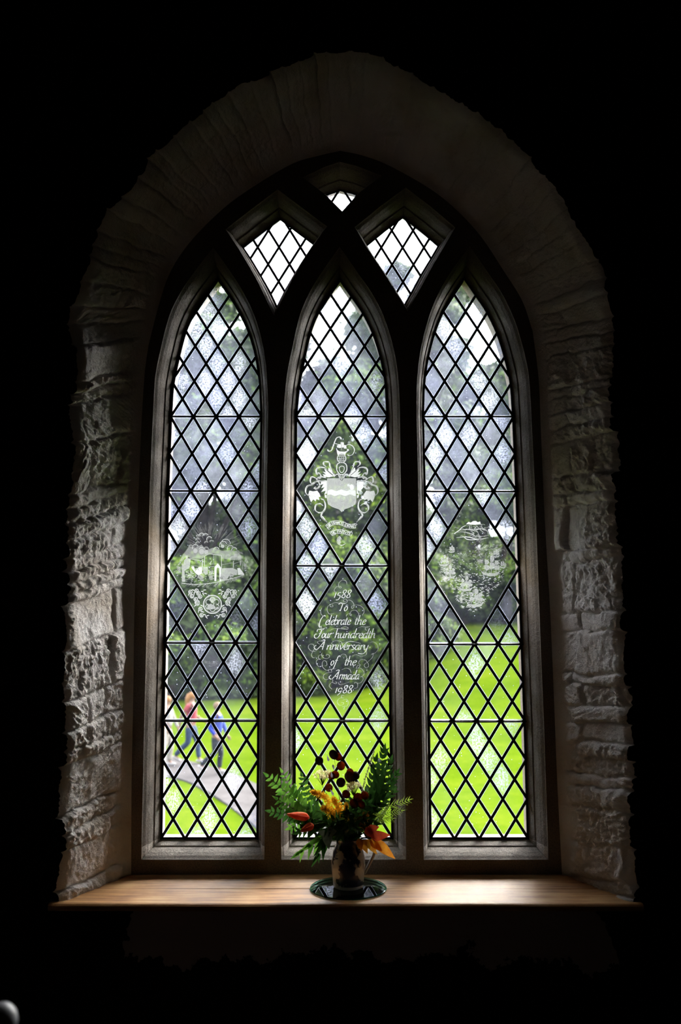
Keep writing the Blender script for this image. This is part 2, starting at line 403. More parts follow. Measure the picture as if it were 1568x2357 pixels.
h += (q[..., 1]-.5)*.12*(wu-(cl+ch)/2)+(q[..., 2]-.5)*.08*(wt-.19)
ang = q[..., 3]*np.pi; ca = np.cos(ang); sa = np.sin(ang)
stri = pn((UU*ca+TM*sa)*110, (-UU*sa+TM*ca)*14, 21); h += np.where(q[..., 4] > .55, 1, .2)*stri*.0055
lump = fbm(UU*26, TM*26, 4, 31, .6); ridg = .3-np.abs(fbm(UU*34, TM*34, 3, 47, .6)); h += np.where(q[..., 5] > .4, .010, .004)*lump+np.where(q[..., 5] > .5, .007, .003)*ridg
h += .010*fbm(UU*5, TM*5, 3, 55)+.0018*fbm(UU*150, TM*150, 2, 61)
soft = np.clip((TT-.04)/.16, 0, 1); soft = soft*soft*(3-2*soft)
h = h*amp*soft
edgeR = np.clip((TT-.90)/.10, 0, 1); h -= edgeR**2*.014; h += edgeR*(.007*fbm(U[:, None]*16+0*TT, 0*TT+3.3, 4, 71, .6))
fil = np.clip(1-TT/.14, 0, 1)**2*.018                                     # soft plaster fillet against the stone
h += fil
P = Bn[:, None, :]*(1-TT[..., None])+Fn[:, None, :]*TT[..., None]+nrm[:, None, :]*h[..., None]
P[:, :, 1] += (TT*(1-TT)*4)*0+.004*fbm(UU*20, TM*20, 2, 81)*soft*(1-edgeR)
P[:, -1, 1] = YW
idx = np.arange(N*NTT).reshape(N, NTT)
q4 = np.stack([idx[:-1, :-1], idx[:-1, 1:], idx[1:, 1:], idx[1:, :-1]], -1).reshape(-1, 4)
frontloop = P[:, -1, :]
XW = 3.6; ZTOP = 4.6
hole = [(float(p[0]), float(p[2])) for p in frontloop]
rect = [(-XW, 0), (XW, 0), (XW, ZTOP), (-XW, ZTOP)]
wv, wf = fill([rect, hole], YW)
outerb = [(p.x-(.05 if False else 0), p.z) for p in Bp]
outer2 = offset([(p.x, p.z) for p in Bp], .0)
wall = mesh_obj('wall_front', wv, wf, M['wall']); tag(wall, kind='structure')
bv, bf = fill([[(-XW, -1.6), (XW, -1.6), (XW, ZTOP), (-XW, ZTOP)], [(p.x, p.z) for p in Bp]], 3.52)
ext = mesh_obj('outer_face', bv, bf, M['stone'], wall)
rev = mesh_obj('rubble_reveal', P.reshape(-1, 3), q4.tolist(), M['reveal'], wall, smooth=True)
bb = MB(); bb.box((0, 3.225, .60), (2.2, .60, (ZS-.0245-.60)*2)); bedo = bb.build('sill_bed', M['wall'], wall)
def structbox(name, c, d, m):
    b = MB(); b.box(c, d); o = b.build(name, m); tag(o, kind='structure'); return o
structbox('floor', (0, -1.0, -.05), (2*XW, 7.9, .1), M['floor'])
structbox('ceiling', (0, -.75, ZTOP+.05), (2*XW+.2, 8.6, .1), M['room'])
structbox('wall_left', (-XW-.05, -.75, ZTOP/2), (.1, 8.6, ZTOP), M['room'])
structbox('wall_right', (XW+.05, -.75, ZTOP/2), (.1, 8.6, ZTOP), M['room'])
structbox('wall_back', (0, -5.0, ZTOP/2), (2*XW, .1, ZTOP), M['room'])

# ------------------------------------------------------------------ window_1: tracery, glazing, sill
win = empty('window_1', (0, YG, ZS), kind='structure')
tb = MB()
outer = offset([(p.x, p.z) for p in Bp[::6]], .06)
OFFS = [(.004, 3.485), (0.0, YG+.004), (.012, 3.338), (.0165, 3.333), (.0185, 3.315), (.023, 3.285), (.030, 3.262), (.0375, 3.247), (.0395, YF)]
rings = [[offset(p, o) if o else p for o in ([OFFS[0][0] if i_ < 3 else .034]+[a_ for a_, _ in OFFS[1:]])] for i_, p in enumerate(OPENINGS)]
v, f = fill([outer]+[r[-1] for r in rings], YF); tb.add(v, f)
v, f = fill([outer]+[r[0] for r in rings], 3.485); tb.add(v, f)
n = len(outer); tb.add([(x, YF, z) for x, z in outer]+[(x, 3.485, z) for x, z in outer], [(i, (i+1) % n, n+(i+1) % n, n+i) for i in range(n)])
for r in rings:
    for k in range(len(OFFS)-1):
        n = len(r[0]); tb.add([(x, OFFS[k][1], z) for x, z in r[k]]+[(x, OFFS[k+1][1], z) for x, z in r[k+1]], [(i, (i+1) % n, n+(i+1) % n, n+i) for i in range(n)])
# raised mouldings: masonry joints are cut with thin dark grooves in the face
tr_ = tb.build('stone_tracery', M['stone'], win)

def inside(p, poly):
    c = False; x, z = p; n = len(poly)
    for i in range(n):
        x1, z1 = poly[i]; x2, z2 = poly[(i+1) % n]
        if (z1 > z) != (z2 > z) and x < (x2-x1)*(z-z1)/(z2-z1)+x1: c = not c
    return c
def clip_seg(p, q, poly, keep=True):
    ts = [0, 1]; px_, pz = p; dx = q[0]-p[0]; dz = q[1]-p[1]; n = len(poly)
    for i in range(n):
        x1, z1 = poly[i]; x2, z2 = poly[(i+1) % n]; ex = x2-x1; ez = z2-z1; den = dx*ez-dz*ex
        if abs(den) < 1e-12: continue
        t = ((x1-px_)*ez-(z1-pz)*ex)/den; u = ((x1-px_)*dz-(z1-pz)*dx)/den
        if 0 < t < 1 and -1e-9 <= u <= 1+1e-9: ts.append(t)
    ts.sort(); out = []
    for a, b in zip(ts, ts[1:]):
        if b-a < 1e-5: continue
        m = (px_+dx*(a+b)/2, pz+dz*(a+b)/2)
        if inside(m, poly) == keep: out.append(((px_+dx*a, pz+dz*a), (px_+dx*b, pz+dz*b)))
    return out
def sh_clip(subj, clip):
    if area2(clip) < 0: clip = clip[::-1]
    out = list(subj)
    for i in range(len(clip)):
        a = clip[i]; b = clip[(i+1) % len(clip)]; inp = out; out = []
        if not inp: return []
        f_ = lambda p: (b[0]-a[0])*(p[1]-a[1])-(b[1]-a[1])*(p[0]-a[0])
        for j in range(len(inp)):
            p = inp[j-1]; q = inp[j]; fp = f_(p); fq = f_(q)
            if fq >= 0:
                if fp < 0: t = fp/(fp-fq); out.append((p[0]+(q[0]-p[0])*t, p[1]+(q[1]-p[1])*t))
                out.append(q)
            elif fp >= 0: t = fp/(fp-fq); out.append((p[0]+(q[0]-p[0])*t, p[1]+(q[1]-p[1])*t))
    return out
def came(mb, p, q, w=.0112, t=.0075, y=YG, ext=.0015, m=0):
    a = Vector((p[0], 0, p[1])); b = Vector((q[0], 0, q[1])); d = (b-a)
    if d.length < 1e-4: return
    d.normalize(); a -= d*ext; b += d*ext; s = Vector((d.z, 0, -d.x)); yv = Vector((0, 1, 0))
    prof = [(-w/2, 0), (-w*.34, -t*.45), (0, -t*.62), (w*.34, -t*.45), (w/2, 0), (w*.34, t*.45), (0, t*.62), (-w*.34, t*.45)]
    vs = [e_+s*i+yv*(j+y) for e_ in (a, b) for i, j in prof]
    mb.add(vs, [(i, (i+1) % 8, 8+(i+1) % 8, 8+i) for i in range(8)]+[tuple(range(7, -1, -1)), tuple(range(8, 16))], m)

rg = random.Random(5)
class Glazing:
    def __init__(s): s.v = []; s.f = []; s.m = []; s.uv = []; s.c = []
    def pane(s, poly, cen, sx, sz, col, clear=False):
        pin = []
        pp = []
        for p in poly:
            if not pp or (abs(p[0]-pp[-1][0])+abs(p[1]-pp[-1][1])) > 4e-4: pp.append(p)
        if len(pp) > 1 and (abs(pp[0][0]-pp[-1][0])+abs(pp[0][1]-pp[-1][1])) < 4e-4: pp.pop()
        if len(pp) < 3 or abs(area2(pp)) < 2e-5: return
        poly = pp; cx = sum(p[0] for p in poly)/len(poly); cz = sum(p[1] for p in poly)/len(poly)
        tx = rg.uniform(-.02, .02); tz = rg.uniform(-.02, .02)
        if clear: tx = tz = 0
        ins = offset(poly, -.0072 if not clear else -.0066); base = len(s.v); n = len(poly)
        for lp in (poly, ins):
            for p in lp: s.v.append(Vector((p[0], YG+(p[0]-cx)*tx+(p[1]-cz)*tz, p[1])))
        fcs = [(base+i, base+(i+1) % n, base+n+(i+1) % n, base+n+i) for i in range(n)]+[tuple(base+n+i for i in range(n))]
        for k, fc in enumerate(fcs):
            s.f.append(fc); s.m.append(1 if k < n else 0); s.c.append(col)
            s.uv += [((s.v[i].x-cen[0])/sx, (s.v[i].z-cen[1])/sz) for i in fc]
    def build(s, name, parent, extra=None):
        pl = parent.location if parent else Vector()
        vs = [x-pl for x in s.v]; fs = list(s.f); ms = list(s.m)
        mats = [M['glass'], M['glass_edge']]; ne = 0
        if extra:
            b = len(vs); vs += [x-pl for x in extra.v]; fs += [tuple(i+b for i in f) for f in extra.f]; ms += [i+2 for i in extra.m]
            mats += [M['engrave'], M['engrave_mid'], M['engrave_faint']]
        o = mesh_obj(name, vs, fs, mats, parent, ms)
        me = o.data; uv = me.uv_layers.new(name='pane'); nl = len(s.uv)
        for i in range(nl): uv.data[i].uv = s.uv[i]
        at = me.attributes.new('pane_style', 'FLOAT_COLOR', 'CORNER')
        k = 0
        for i, fc in enumerate(s.f):
            for _ in fc: at.data[k].color = (*s.c[i], 1); k += 1
        return o
def pane_style(z, light):
    hgt = z-CZ
    if hgt > 1.25: fr = rg.uniform(.08, .3)
    elif hgt > .6: fr = rg.uniform(.10, .26)
    elif hgt > .3: fr = rg.uniform(.04, .15)
    elif hgt > -.05: fr = rg.uniform(.02, .10)
    else: fr = rg.uniform(.002, .02)
    if light == 0 and -.35 < hgt <= -.02: fr = rg.uniform(.01, .06)
    if light == 0 and hgt <= .6 and hgt > -.02: fr *= 1.0
    p = .42 if hgt > .35 else (.2 if hgt > -.3 else .15)
    bu = rg.uniform(.55, 1.0)*(1 if hgt > 0 else .75) if rg.random() < p else rg.uniform(0, .12)
    if hgt < 0: bu = bu if bu > .3 else 0
    return (fr, bu, rg.random())

class Engraving(MB):
    pass
LEADED = []
BIGPANES = {}
for li, d in enumerate(LIGHTS):
    poly = d['poly']
    def jamb(side, py):
        pts = sorted(d[side], key=lambda a: a[1])
        if py <= pts[0][1]: return PW(pts[0][0], pts[0][1], YG).x
        for (x1, y1), (x2, y2) in zip(pts, pts[1:]):
            if y1 <= py <= y2: return PW(x1+(x2-x1)*(py-y1)/(y2-y1), py, YG).x
        return PW(*pts[-1], YG).x
    rows = d['rows']; rz = [(r, PW(784, py, YG).z, jamb('L', py), jamb('R', py)) for r, py in rows]
    top = rz[-1]
    rz.append((17, top[1]+6*.1545, top[2], top[3]))
    def node(i, r, rz=rz):
        for a, b in zip(rz, rz[1:]):
            if r <= b[0]: 
                t = (r-a[0])/(b[0]-a[0]); z = a[1]+(b[1]-a[1])*t; l = a[2]+(b[2]-a[2])*t; rr_ = a[3]+(b[3]-a[3])*t
                return (l+(rr_-l)*i/4, z)
    bigs = [[node(2, c-2), node(4, c), node(2, c+2), node(0, c)] for c in d['big']]
    lead = MB(); gz = Glazing()
    i2 = -1
    for r2 in range(0, 34):
        for i2 in range(-1, 10):
            if (i2+r2) % 2: continue
            if not ((i2 % 2 == 0 and r2 % 2 == 0) or (i2 % 2 == 1 and r2 % 2 == 1)): continue
            p = node(i2/2, r2/2)
            for di in (-1, 1):
                if r2+1 > 34: continue
                q = node((i2+di)/2, (r2+1)/2)
                for s1 in clip_seg(p, q, poly):
                    segs = [s1]
                    for bg in bigs:
                        bgs = offset(bg, -.001)
                        segs = [x for s_ in segs for x in clip_seg(s_[0], s_[1], bgs, False)]
                    for s_ in segs: came(lead, *s_)
    # quarries
    for r2 in range(0, 34):
        for i2 in range(-1, 10):
            # cell centred at nodes of the other parity (i half-step, r same parity kind)
            if (i2 % 2) == (r2 % 2): continue
            c = (i2/2, r2/2)
            try: cell = [node(c[0], max(c[1]-.5, -.0)), node(c[0]+.5, c[1]), node(c[0], c[1]+.5), node(c[0]-.5, c[1])]
            except TypeError: continue
            if c[1]-.5 < 0: cell[0] = (cell[0][0], cell[0][1]-.075)
            cc = node(*c)
            if any(inside(cc, b) for b in bigs): continue
            pcs = [sh_clip(poly, cell)]
            if c[1] in d['bars']:
                z = cc[1]; pcs = [sh_clip(pcs[0], [(-9, z), (9, z), (9, z+9), (-9, z+9)]) if pcs[0] else [], sh_clip(pcs[0], [(-9, z-9), (9, z-9), (9, z), (-9, z)]) if pcs[0] else []]
            for pc in pcs:
                if len(pc) < 3: continue
                st = pane_style(cc[1], li)
                gz.pane(pc, cc, .0958, .154, st)
    pt = gz.build('leaded_light', win); LEADED.append(pt)
    # border lead
    ip = offset(poly, -.003)
    for k in range(len(ip)): came(lead, ip[k], ip[(k+1) % len(ip)], w=.0085)
    lead_off = lead.v; l0 = win.location
    o = mesh_obj('lead_came_lattice', [x-l0 for x in lead.v], lead.f, M['lead'], pt)
    for b in d['bars']:
        a = node(0, b); c = node(4, b); sb = MB()
        came(sb, (a[0]-.012, a[1]), (c[0]+.012, c[1]), w=.0085, t=.010, y=YG-.003)
        sb.tube([Vector((a[0]-.015, YG-.010, a[1]-.0015)), Vector(((a[0]+c[0])/2, YG-.010, a[1]-.003)), Vector((c[0]+.015, YG-.010, c[1]-.0015))], .0035, 8)
        mesh_obj('saddle_bar', [x-l0 for x in sb.v], sb.f, M['iron'], pt)
    for c, bg in zip(d['big'], bigs): BIGPANES[(li, c)] = bg
for k in KITES:
    c = PW(*k['c'], YG); sx = .0925; sz = .157; poly = k['poly']; lead = MB(); gz = Glazing()
    ox, oz = (.5, 0) if k['half'] else (0, 0)
    nd = lambda i, r: (c.x+(i+ox)*sx, c.z+(r+oz)*sz)
    for r2 in range(-6, 7):
        for i2 in range(-8, 9):
            if i2 % 2 == r2 % 2:
                for di in (-1, 1):
                    for s_ in clip_seg(nd(i2/2, r2/2), nd((i2+di)/2, (r2+1)/2), poly): came(lead, *s_, w=.0105)
            else:
                i, r = i2/2, r2/2; pc = sh_clip(poly, [nd(i, r-.5), nd(i+.5, r), nd(i, r+.5), nd(i-.5, r)])
                if len(pc) >= 3: gz.pane(pc, nd(i, r), sx, sz, (rg.uniform(.05, .25), rg.uniform(0, .4), rg.random()))
    ip = offset(poly, -.0025)
    for j in range(len(ip)): came(lead, ip[j], ip[(j+1) % len(ip)], w=.0075)
    pt = gz.build('tracery_light', win)
    mesh_obj('lead_came_lattice', [x-win.location for x in lead.v], lead.f, M['lead'], pt)

# ------------------------------------------------------------------ engraving drawing tools
class Draw:
    def __init__(s, ox, oy, sc=280/1568.): s.mb = MB(); s.ox = ox; s.oy = oy; s.sc = sc; s.lay = 0
    def P(s, x, y):
        s.lay += 1; p = PW(s.ox+x*s.sc, s.oy+y*s.sc, YG); p.y = YG-.0008-(s.lay % 40)*2e-5; return p
    def stroke(s, pts, w=6, m=0, nib=True, smooth=True, n=6, taper=False):
        if smooth and len(pts) > 2: pts = [(p.x, p.y) for p in catmull([Vector((x, y, 0)) for x, y in pts], n)]
        k = len(pts); vs = []; s.lay += 1; y = YG-.0008-(s.lay % 40)*2e-5
        for i in range(k):
            a = pts[max(i-1, 0)]; b = pts[min(i+1, k-1)]; dx = b[0]-a[0]; dy = b[1]-a[1]; L = math.hypot(dx, dy) or 1
            ww = w
            if nib: ww = w*(.5+.7*abs(math.sin(math.atan2(-dy, dx)-R(20))))
            if taper: ww *= math.sin(math.pi*(.08+.84*i/(k-1)))
            nx = -dy/L*ww/2; ny = dx/L*ww/2
            for sg in (1, -1):
                p = PW(s.ox+(pts[i][0]+nx*sg)*s.sc, s.oy+(pts[i][1]+ny*sg)*s.sc, YG); p.y = y; vs.append(p)
        s.mb.add(vs, [(2*i, 2*i+1, 2*i+3, 2*i+2) for i in range(k-1)], m)
    def poly(s, pts, m=0):
        s.lay += 1; y = YG-.0008-(s.lay % 40)*2e-5
        vs = []
        for a in pts:
            p = PW(s.ox+a[0]*s.sc, s.oy+a[1]*s.sc, YG); p.y = y; vs.append(p)
        tr = tessellate_polygon([[Vector((p[0], p[1], 0)) for p in pts]]); s.mb.add(vs, [tuple(t) for t in tr], m)
    def circ(s, x, y, r, w=5, m=0, a0=0, a1=360, ry=None):
        ry = ry or r; n = max(8, int((a1-a0)/18))
        s.stroke([(x+r*math.cos(R(a0+(a1-a0)*i/n)), y+ry*math.sin(R(a0+(a1-a0)*i/n))) for i in range(n+1)], w, m, nib=False, n=2)
    def disc(s, x, y, r, m=0, ry=None):
        ry = ry or r; s.poly([(x+r*math.cos(i*math.pi/5), y+ry*math.sin(i*math.pi/5)) for i in range(10)], m)

G = {
 'a': (.78, [[(.62,.85),(.45,1),(.2,.85),(.08,.45),(.15,.06),(.35,.02),(.55,.35),(.65,.95)], [(.66,1),(.6,.3),(.66,.02),(.82,.12)]]),
 'b': (.68, [[(.12,2.0),(.1,.3),(.2,.03),(.42,.03),(.62,.35),(.6,.8),(.42,1),(.2,.8),(.1,.5)]]),
 'e': (.62, [[(.1,.5),(.45,.6),(.58,.82),(.42,1),(.2,.85),(.08,.45),(.2,.05),(.42,0),(.62,.2)]]),
 'l': (.34, [[(.12,2),(.1,.3),(.18,.02),(.34,.12)]]),
 'r': (.52, [[(.12,1),(.1,0)], [(.1,.5),(.25,.9),(.45,1),(.52,.85)]]),
 't': (.42, [[(.2,1.45),(.14,.3),(.22,.02),(.4,.12)], [(0,1),(.42,1.02)]]),
 'h': (.76, [[(.12,2),(.1,0)], [(.1,.5),(.3,.93),(.5,.95),(.56,.7),(.54,.2),(.6,.02),(.74,.12)]]),
 'o': (.68, [[(.35,1),(.12,.75),(.1,.3),(.3,0),(.55,.25),(.6,.7),(.35,1)]]),
 'u': (.8, [[(.1,1),(.1,.3),(.2,.02),(.4,.1),(.58,.5)], [(.6,1),(.58,.2),(.64,.02),(.78,.12)]]),
 'n': (.76, [[(.1,1),(.1,0)], [(.1,.5),(.3,.93),(.5,.95),(.56,.7),(.54,.2),(.6,.02),(.74,.12)]]),
 'm': (1.15, [[(.1,1),(.1,0)], [(.1,.5),(.3,.93),(.46,.9),(.5,.6),(.48,0)], [(.5,.5),(.7,.93),(.88,.95),(.94,.7),(.92,.2),(.98,.02),(1.12,.12)]]),
 'd': (.8, [[(.62,.85),(.45,1),(.2,.85),(.08,.45),(.15,.06),(.35,.02),(.55,.35),(.64,.8)], [(.72,2),(.6,.3),(.66,.02),(.82,.12)]]),
 'i': (.34, [[(.12,1),(.1,.2),(.18,.02),(.32,.12)], [(.14,1.42),(.14,1.52)]]),
 'v': (.62, [[(.05,1),(.25,0)], [(.25,0),(.5,.6),(.9,1.5),(1.3,1.75),(1.9,1.7)]]),
 's': (.52, [[(.5,.9),(.3,1),(.12,.8),(.25,.55),(.45,.3),(.35,.05),(.1,.03)]]),
 'y': (.8, [[(.1,1),(.1,.3),(.2,.02),(.4,.1),(.58,.5)], [(.62,1),(.52,-.1),(.3,-.7),(.0,-.9),(-.6,-.75)]]),
 'f': (.62, [[(.8,1.85),(.6,2),(.42,1.6),(.25,0),(.1,-.7),(-.2,-.85)], [(.1,1),(.6,1.02)]]),
 'T': (.9, [[(-.3,1.35),(-.1,1.72),(.3,1.6),(.7,1.55),(1.1,1.75)], [(.42,1.6),(.38,.8),(.3,0)]]),
 'C': (1.12, [[(.75,1.7),(.6,1.95),(.3,1.6),(.08,.8),(.12,.0),(.3,-.45),(.6,-.3)]]),
 'F': (1.2, [[(.0,1.3),(.05,1.75),(.5,1.8),(.95,1.7),(1.35,1.95)], [(.9,1.7),(.72,.5),(.4,.02),(.0,.0),(-.3,.35),(-.2,.8),(.1,.8)], [(.5,.95),(1.0,.97)]]),
 'A': (1.3, [[(-.4,.9),(-.7,.5),(-.4,.1),(.0,.1),(.4,.7),(.95,1.75),(.7,1.95),(.35,1.75)], [(.95,1.75),(.95,0)], [(.3,.62),(1.1,.62)]]),
 '1': (.42, [[(.25,1.15),(.2,0)]]),
 '5': (.75, [[(.6,1.15),(.25,1.1),(.2,.55),(.5,.5),(.62,.1),(.4,-.45),(.1,-.5)]]),
 '8': (.75, [[(.4,.85),(.15,1.15),(.2,1.6),(.45,1.7),(.6,1.4),(.4,.85),(.15,.5),(.15,.1),(.4,0),(.62,.3),(.4,.85)]]),
 '9': (.75, [[(.62,.75),(.45,1.1),(.15,.9),(.12,.45),(.35,.3),(.6,.6),(.62,.9),(.5,.1),(.15,-.5)]]),
 ' ': (.55, []),
}
CAPS = {
 'S': (.6, [[(.55,.85),(.3,1),(.08,.78),(.3,.52),(.52,.25),(.3,0),(.05,.15)]]), 'I': (.3, [[(.15,1),(.15,0)]]),
 'R': (.7, [[(.1,0),(.1,1)], [(.1,1),(.5,.95),(.5,.55),(.1,.5)], [(.3,.5),(.65,0)]]), 'F': (.6, [[(.1,0),(.1,1)], [(.1,1),(.55,1)], [(.1,.52),(.45,.52)]]),
 'A': (.75, [[(.02,0),(.36,1)], [(.36,1),(.7,0)], [(.15,.35),(.57,.35)]]), 'N': (.75, [[(.1,0),(.1,1)], [(.1,1),(.62,0)], [(.62,0),(.62,1)]]),
 'C': (.7, [[(.62,.82),(.38,1),(.1,.72),(.1,.28),(.38,0),(.62,.18)]]), 'D': (.72, [[(.1,0),(.1,1)], [(.1,1),(.5,.9),(.62,.5),(.5,.1),(.1,0)]]),
 'K': (.68, [[(.1,0),(.1,1)], [(.58,1),(.12,.48)], [(.2,.55),(.62,0)]]), 'E': (.58, [[(.1,0),(.1,1)], [(.1,1),(.5,1)], [(.1,.52),(.42,.52)], [(.1,0),(.52,0)]]),
 'P': (.62, [[(.1,0),(.1,1)], [(.1,1),(.52,.92),(.52,.55),(.1,.48)]]), 'V': (.7, [[(.02,1),(.34,0)], [(.34,0),(.66,1)]]),
 'M': (.9, [[(.1,0),(.1,1)], [(.1,1),(.42,.2)], [(.42,.2),(.75,1)], [(.75,1),(.75,0)]]), 'G': (.72, [[(.62,.82),(.38,1),(.1,.72),(.1,.28),(.38,0),(.62,.12),(.62,.45),(.42,.45)]]),
 ' ': (.4, []),
}
def write(D, txt, x0, x1, base, xh, w, slant=.28, font=G, m=0, path=None):
    tot = sum(font[c][0] for c in txt); k = (x1-x0)/tot; cx = 0
    for c in txt:
        adv, sts = font[c]
        for st in sts:
            pts = []
            for (gx, gy) in st:
                X = x0+(cx+gx)*k+gy*xh*slant; Y = base-gy*xh
                if path:
                    s_ = ((cx+gx)*k)/(x1-x0); (bx, by), (ux, uy) = path(s_); Hh = gy*xh
                    X = bx+ux*Hh; Y = by+uy*Hh
                pts.append((X, Y))
            D.stroke(pts, w, m, n=5)
        cx += adv

# dedication pane (centre, lower)
D4 = Draw(650, 1290)
for txt, a, b, bl, xh in [('1588', 655, 880, 480, 58), ('To', 725, 835, 652, 62), ('Celebrate', 470, 872, 828, 62), ('the', 925, 1070, 828, 62), ('Four', 425, 625, 1000, 62),
        ('hundredth', 670, 1195, 1000, 62), ('A', 450, 540, 1150, 66), ('nniversary', 565, 1110, 1150, 60), ('of', 615, 700, 1352, 62), ('the', 795, 945, 1352, 62), ('Armada', 640, 985, 1532, 62), ('1988', 668, 900, 1708, 58)]:
    write(D4, txt, a, b, bl, xh, 9)
FL = [[(835,310),(820,265),(770,255),(725,300),(735,350),(762,352),(745,335),(700,340),(670,380),(680,405),(700,400)],
      [(745,560),(690,542),(640,560),(590,590),(578,640),(600,685),(635,690),(665,683)], [(640,570),(655,590),(635,600),(610,585)],
      [(740,555),(800,560),(840,530),(820,500),(790,510),(800,535),(860,510),(910,540),(925,590),(905,620),(890,600),(920,580),(980,575),(1040,610),(1055,660),(1030,710)],
      [(510,610),(495,650),(500,690),(530,720)], [(975,725),(985,690),(950,645),(900,645),(870,690),(885,715),(890,695),(860,685),(830,700),(825,725)],
      [(460,800),(470,850),(510,880),(575,860)], [(500,850),(510,875),(540,880)], [(610,910),(660,880),(750,880),(830,890),(850,870),(810,855),(760,870),(850,885)],
      [(975,870),(1020,855),(1100,860),(1130,855)], [(1125,850),(1080,860),(1070,890),(1090,900)],
      [(480,1080),(455,1060),(470,1040),(520,1045),(545,1080)], [(780,1100),(760,1050),(690,1035),(640,1060),(650,1085),(720,1085),(800,1060),(890,1045),(960,1055),(1010,1070)],
      [(455,1150),(420,1170),(370,1165),(335,1120),(355,1080),(400,1085),(415,1130),(395,1170),(375,1220),(400,1255),(430,1245)],
      [(1130,1060),(1170,1050),(1220,1080),(1235,1140),(1200,1190),(1160,1200),(1155,1215),(1175,1200),(1160,1250),(1110,1300),(1060,1340),(1065,1375),(1100,1380),(1112,1340),(1070,1285),(1010,1280),(985,1320),(1010,1355)],
      [(1090,1170),(1080,1215),(1020,1235),(950,1215),(890,1235)], [(515,1190),(505,1220),(540,1260),(590,1260),(610,1230),(580,1210),(560,1230)],
      [(540,1225),(480,1220),(465,1260),(495,1275),(450,1280),(440,1330),(480,1370),(530,1350)], [(570,1305),(540,1290),(515,1320),(520,1370),(570,1415),(640,1400),(690,1395)], [(570,1305),(575,1350),(545,1360)],
      [(740,1250),(770,1210),(815,1215),(830,1255)], [(950,1395),(970,1355),(1000,1360),(980,1385),(960,1390),(1010,1390),(1050,1430),(1050,1475),(1010,1500),(1035,1500),(1040,1540),(1000,1580),(960,1580)],
      [(765,1410),(820,1388),(870,1405),(888,1450)], [(645,1520),(650,1560),(620,1585),(605,1620),(640,1660)], [(640,1570),(690,1590),(700,1570),(680,1565)], [(720,1570),(740,1600),(800,1590),(865,1565)],
      [(930,1590),(940,1570),(970,1590),(965,1640),(920,1650)], [(795,1740),(765,1740),(765,1770),(795,1775),(740,1775),(708,1820),(735,1865),(780,1860),(790,1835),(760,1830)],
      [(780,1800),(830,1790),(850,1830),(835,1875),(795,1875)], [(770,1885),(800,1890),(795,1915),(785,1905)], [(600,1430),(590,1410),(620,1400),(640,1430)],
      [(640,1440),(570,1450),(528,1490),(545,1530),(590,1530),(620,1480)]]
for s_ in FL: D4.stroke(s_, 5.0, 1, n=6)

# coat of arms pane (centre, upper)
D3 = Draw(650, 940)
def mirror(pts, cx=767): return [(2*cx-x, y) for x, y in pts]
top_ = [(580, 905), (950, 905)]
wav = lambda y, ph: [(580+i*18.5, y+10*math.sin(i*.9+ph)) for i in range(21)]
w1 = wav(1055, 2.2); w2 = wav(1120, 3.0)
D3.poly([(580, 905), (950, 905)]+w1[::-1], 1)
D3.poly(w1+w2[::-1], 0)
D3.poly(w2+[(950, 1180), (940, 1235), (880, 1270), (800, 1300), (767, 1335), (735, 1300), (650, 1270), (592, 1235), (580, 1180)], 1)
D3.stroke([(580,905),(580,1180),(592,1235),(650,1270),(735,1300),(767,1335),(800,1300),(880,1270),(940,1235),(950,1180),(950,905),(580,905)], 5, 0, False, False)
for cy in (990, 1200):
    for a in range(0, 360, 30):
        L = 42 if a % 60 == 0 else 26
        D3.stroke([(765+6*math.cos(R(a)), cy+6*math.sin(R(a))), (765+L*math.cos(R(a)), cy+L*math.sin(R(a)))], 5, 0, False, False)
for k_ in range(9):   # helm
    x = -50+k_*12.5; D3.stroke([(765+x, 870-abs(x)*.9), (765+x*.8, 905-abs(x)*.6), (765+x*.2, 930)], 4, 0, False)
D3.stroke([(700,790),(710,720),(765,700),(820,720),(832,790),(800,840),(765,855),(730,840),(700,790)], 10, 0, False)
D3.stroke([(735,760),(765,745),(798,760),(790,810),(765,830),(742,810),(735,760)], 7, 0, False)
D3.stroke([(665,880),(715,850),(765,935)], 9, 0, False); D3.stroke(mirror([(665,880),(715,850),(765,935)]), 9, 0, False)
D3.circ(765, 645, 58, 6)
for a in (-40, -20, 0, 20, 40): D3.stroke([(765+a*.5, 590), (765+a*1.3, 645), (765+a*.5, 700)], 4, 0, False)
for b_ in (-25, 0, 25): D3.stroke([(712, 645+b_), (818, 645+b_)], 4, 0, False, False)
D3.poly([(712,600),(695,520),(720,545),(740,555),(800,560),(860,540),(820,575),(812,600)], 0)
for (x, y, w_, h_) in [(735,485,34,50),(772,470,40,70),(808,495,32,48),(845,535,22,26),(712,490,16,30)]:
    D3.poly([(x-w_/2,y-h_/2),(x+w_/2,y-h_/2+4),(x+w_/2+5,y+h_/2),(x-w_/2+2,y+h_/2)], 0)
D3.stroke([(765,540),(765,440)], 4, 0, False, False)
D3.stroke([(763,400),(745,372),(705,378),(680,420),(655,490),(630,545),(595,550),(585,530)], 13, 0)
D3.stroke([(820,480),(860,465),(910,490),(930,540),(905,595),(860,610),(840,595)], 9, 0)
D3.stroke([(650,470),(680,455),(720,465)], 8, 0)
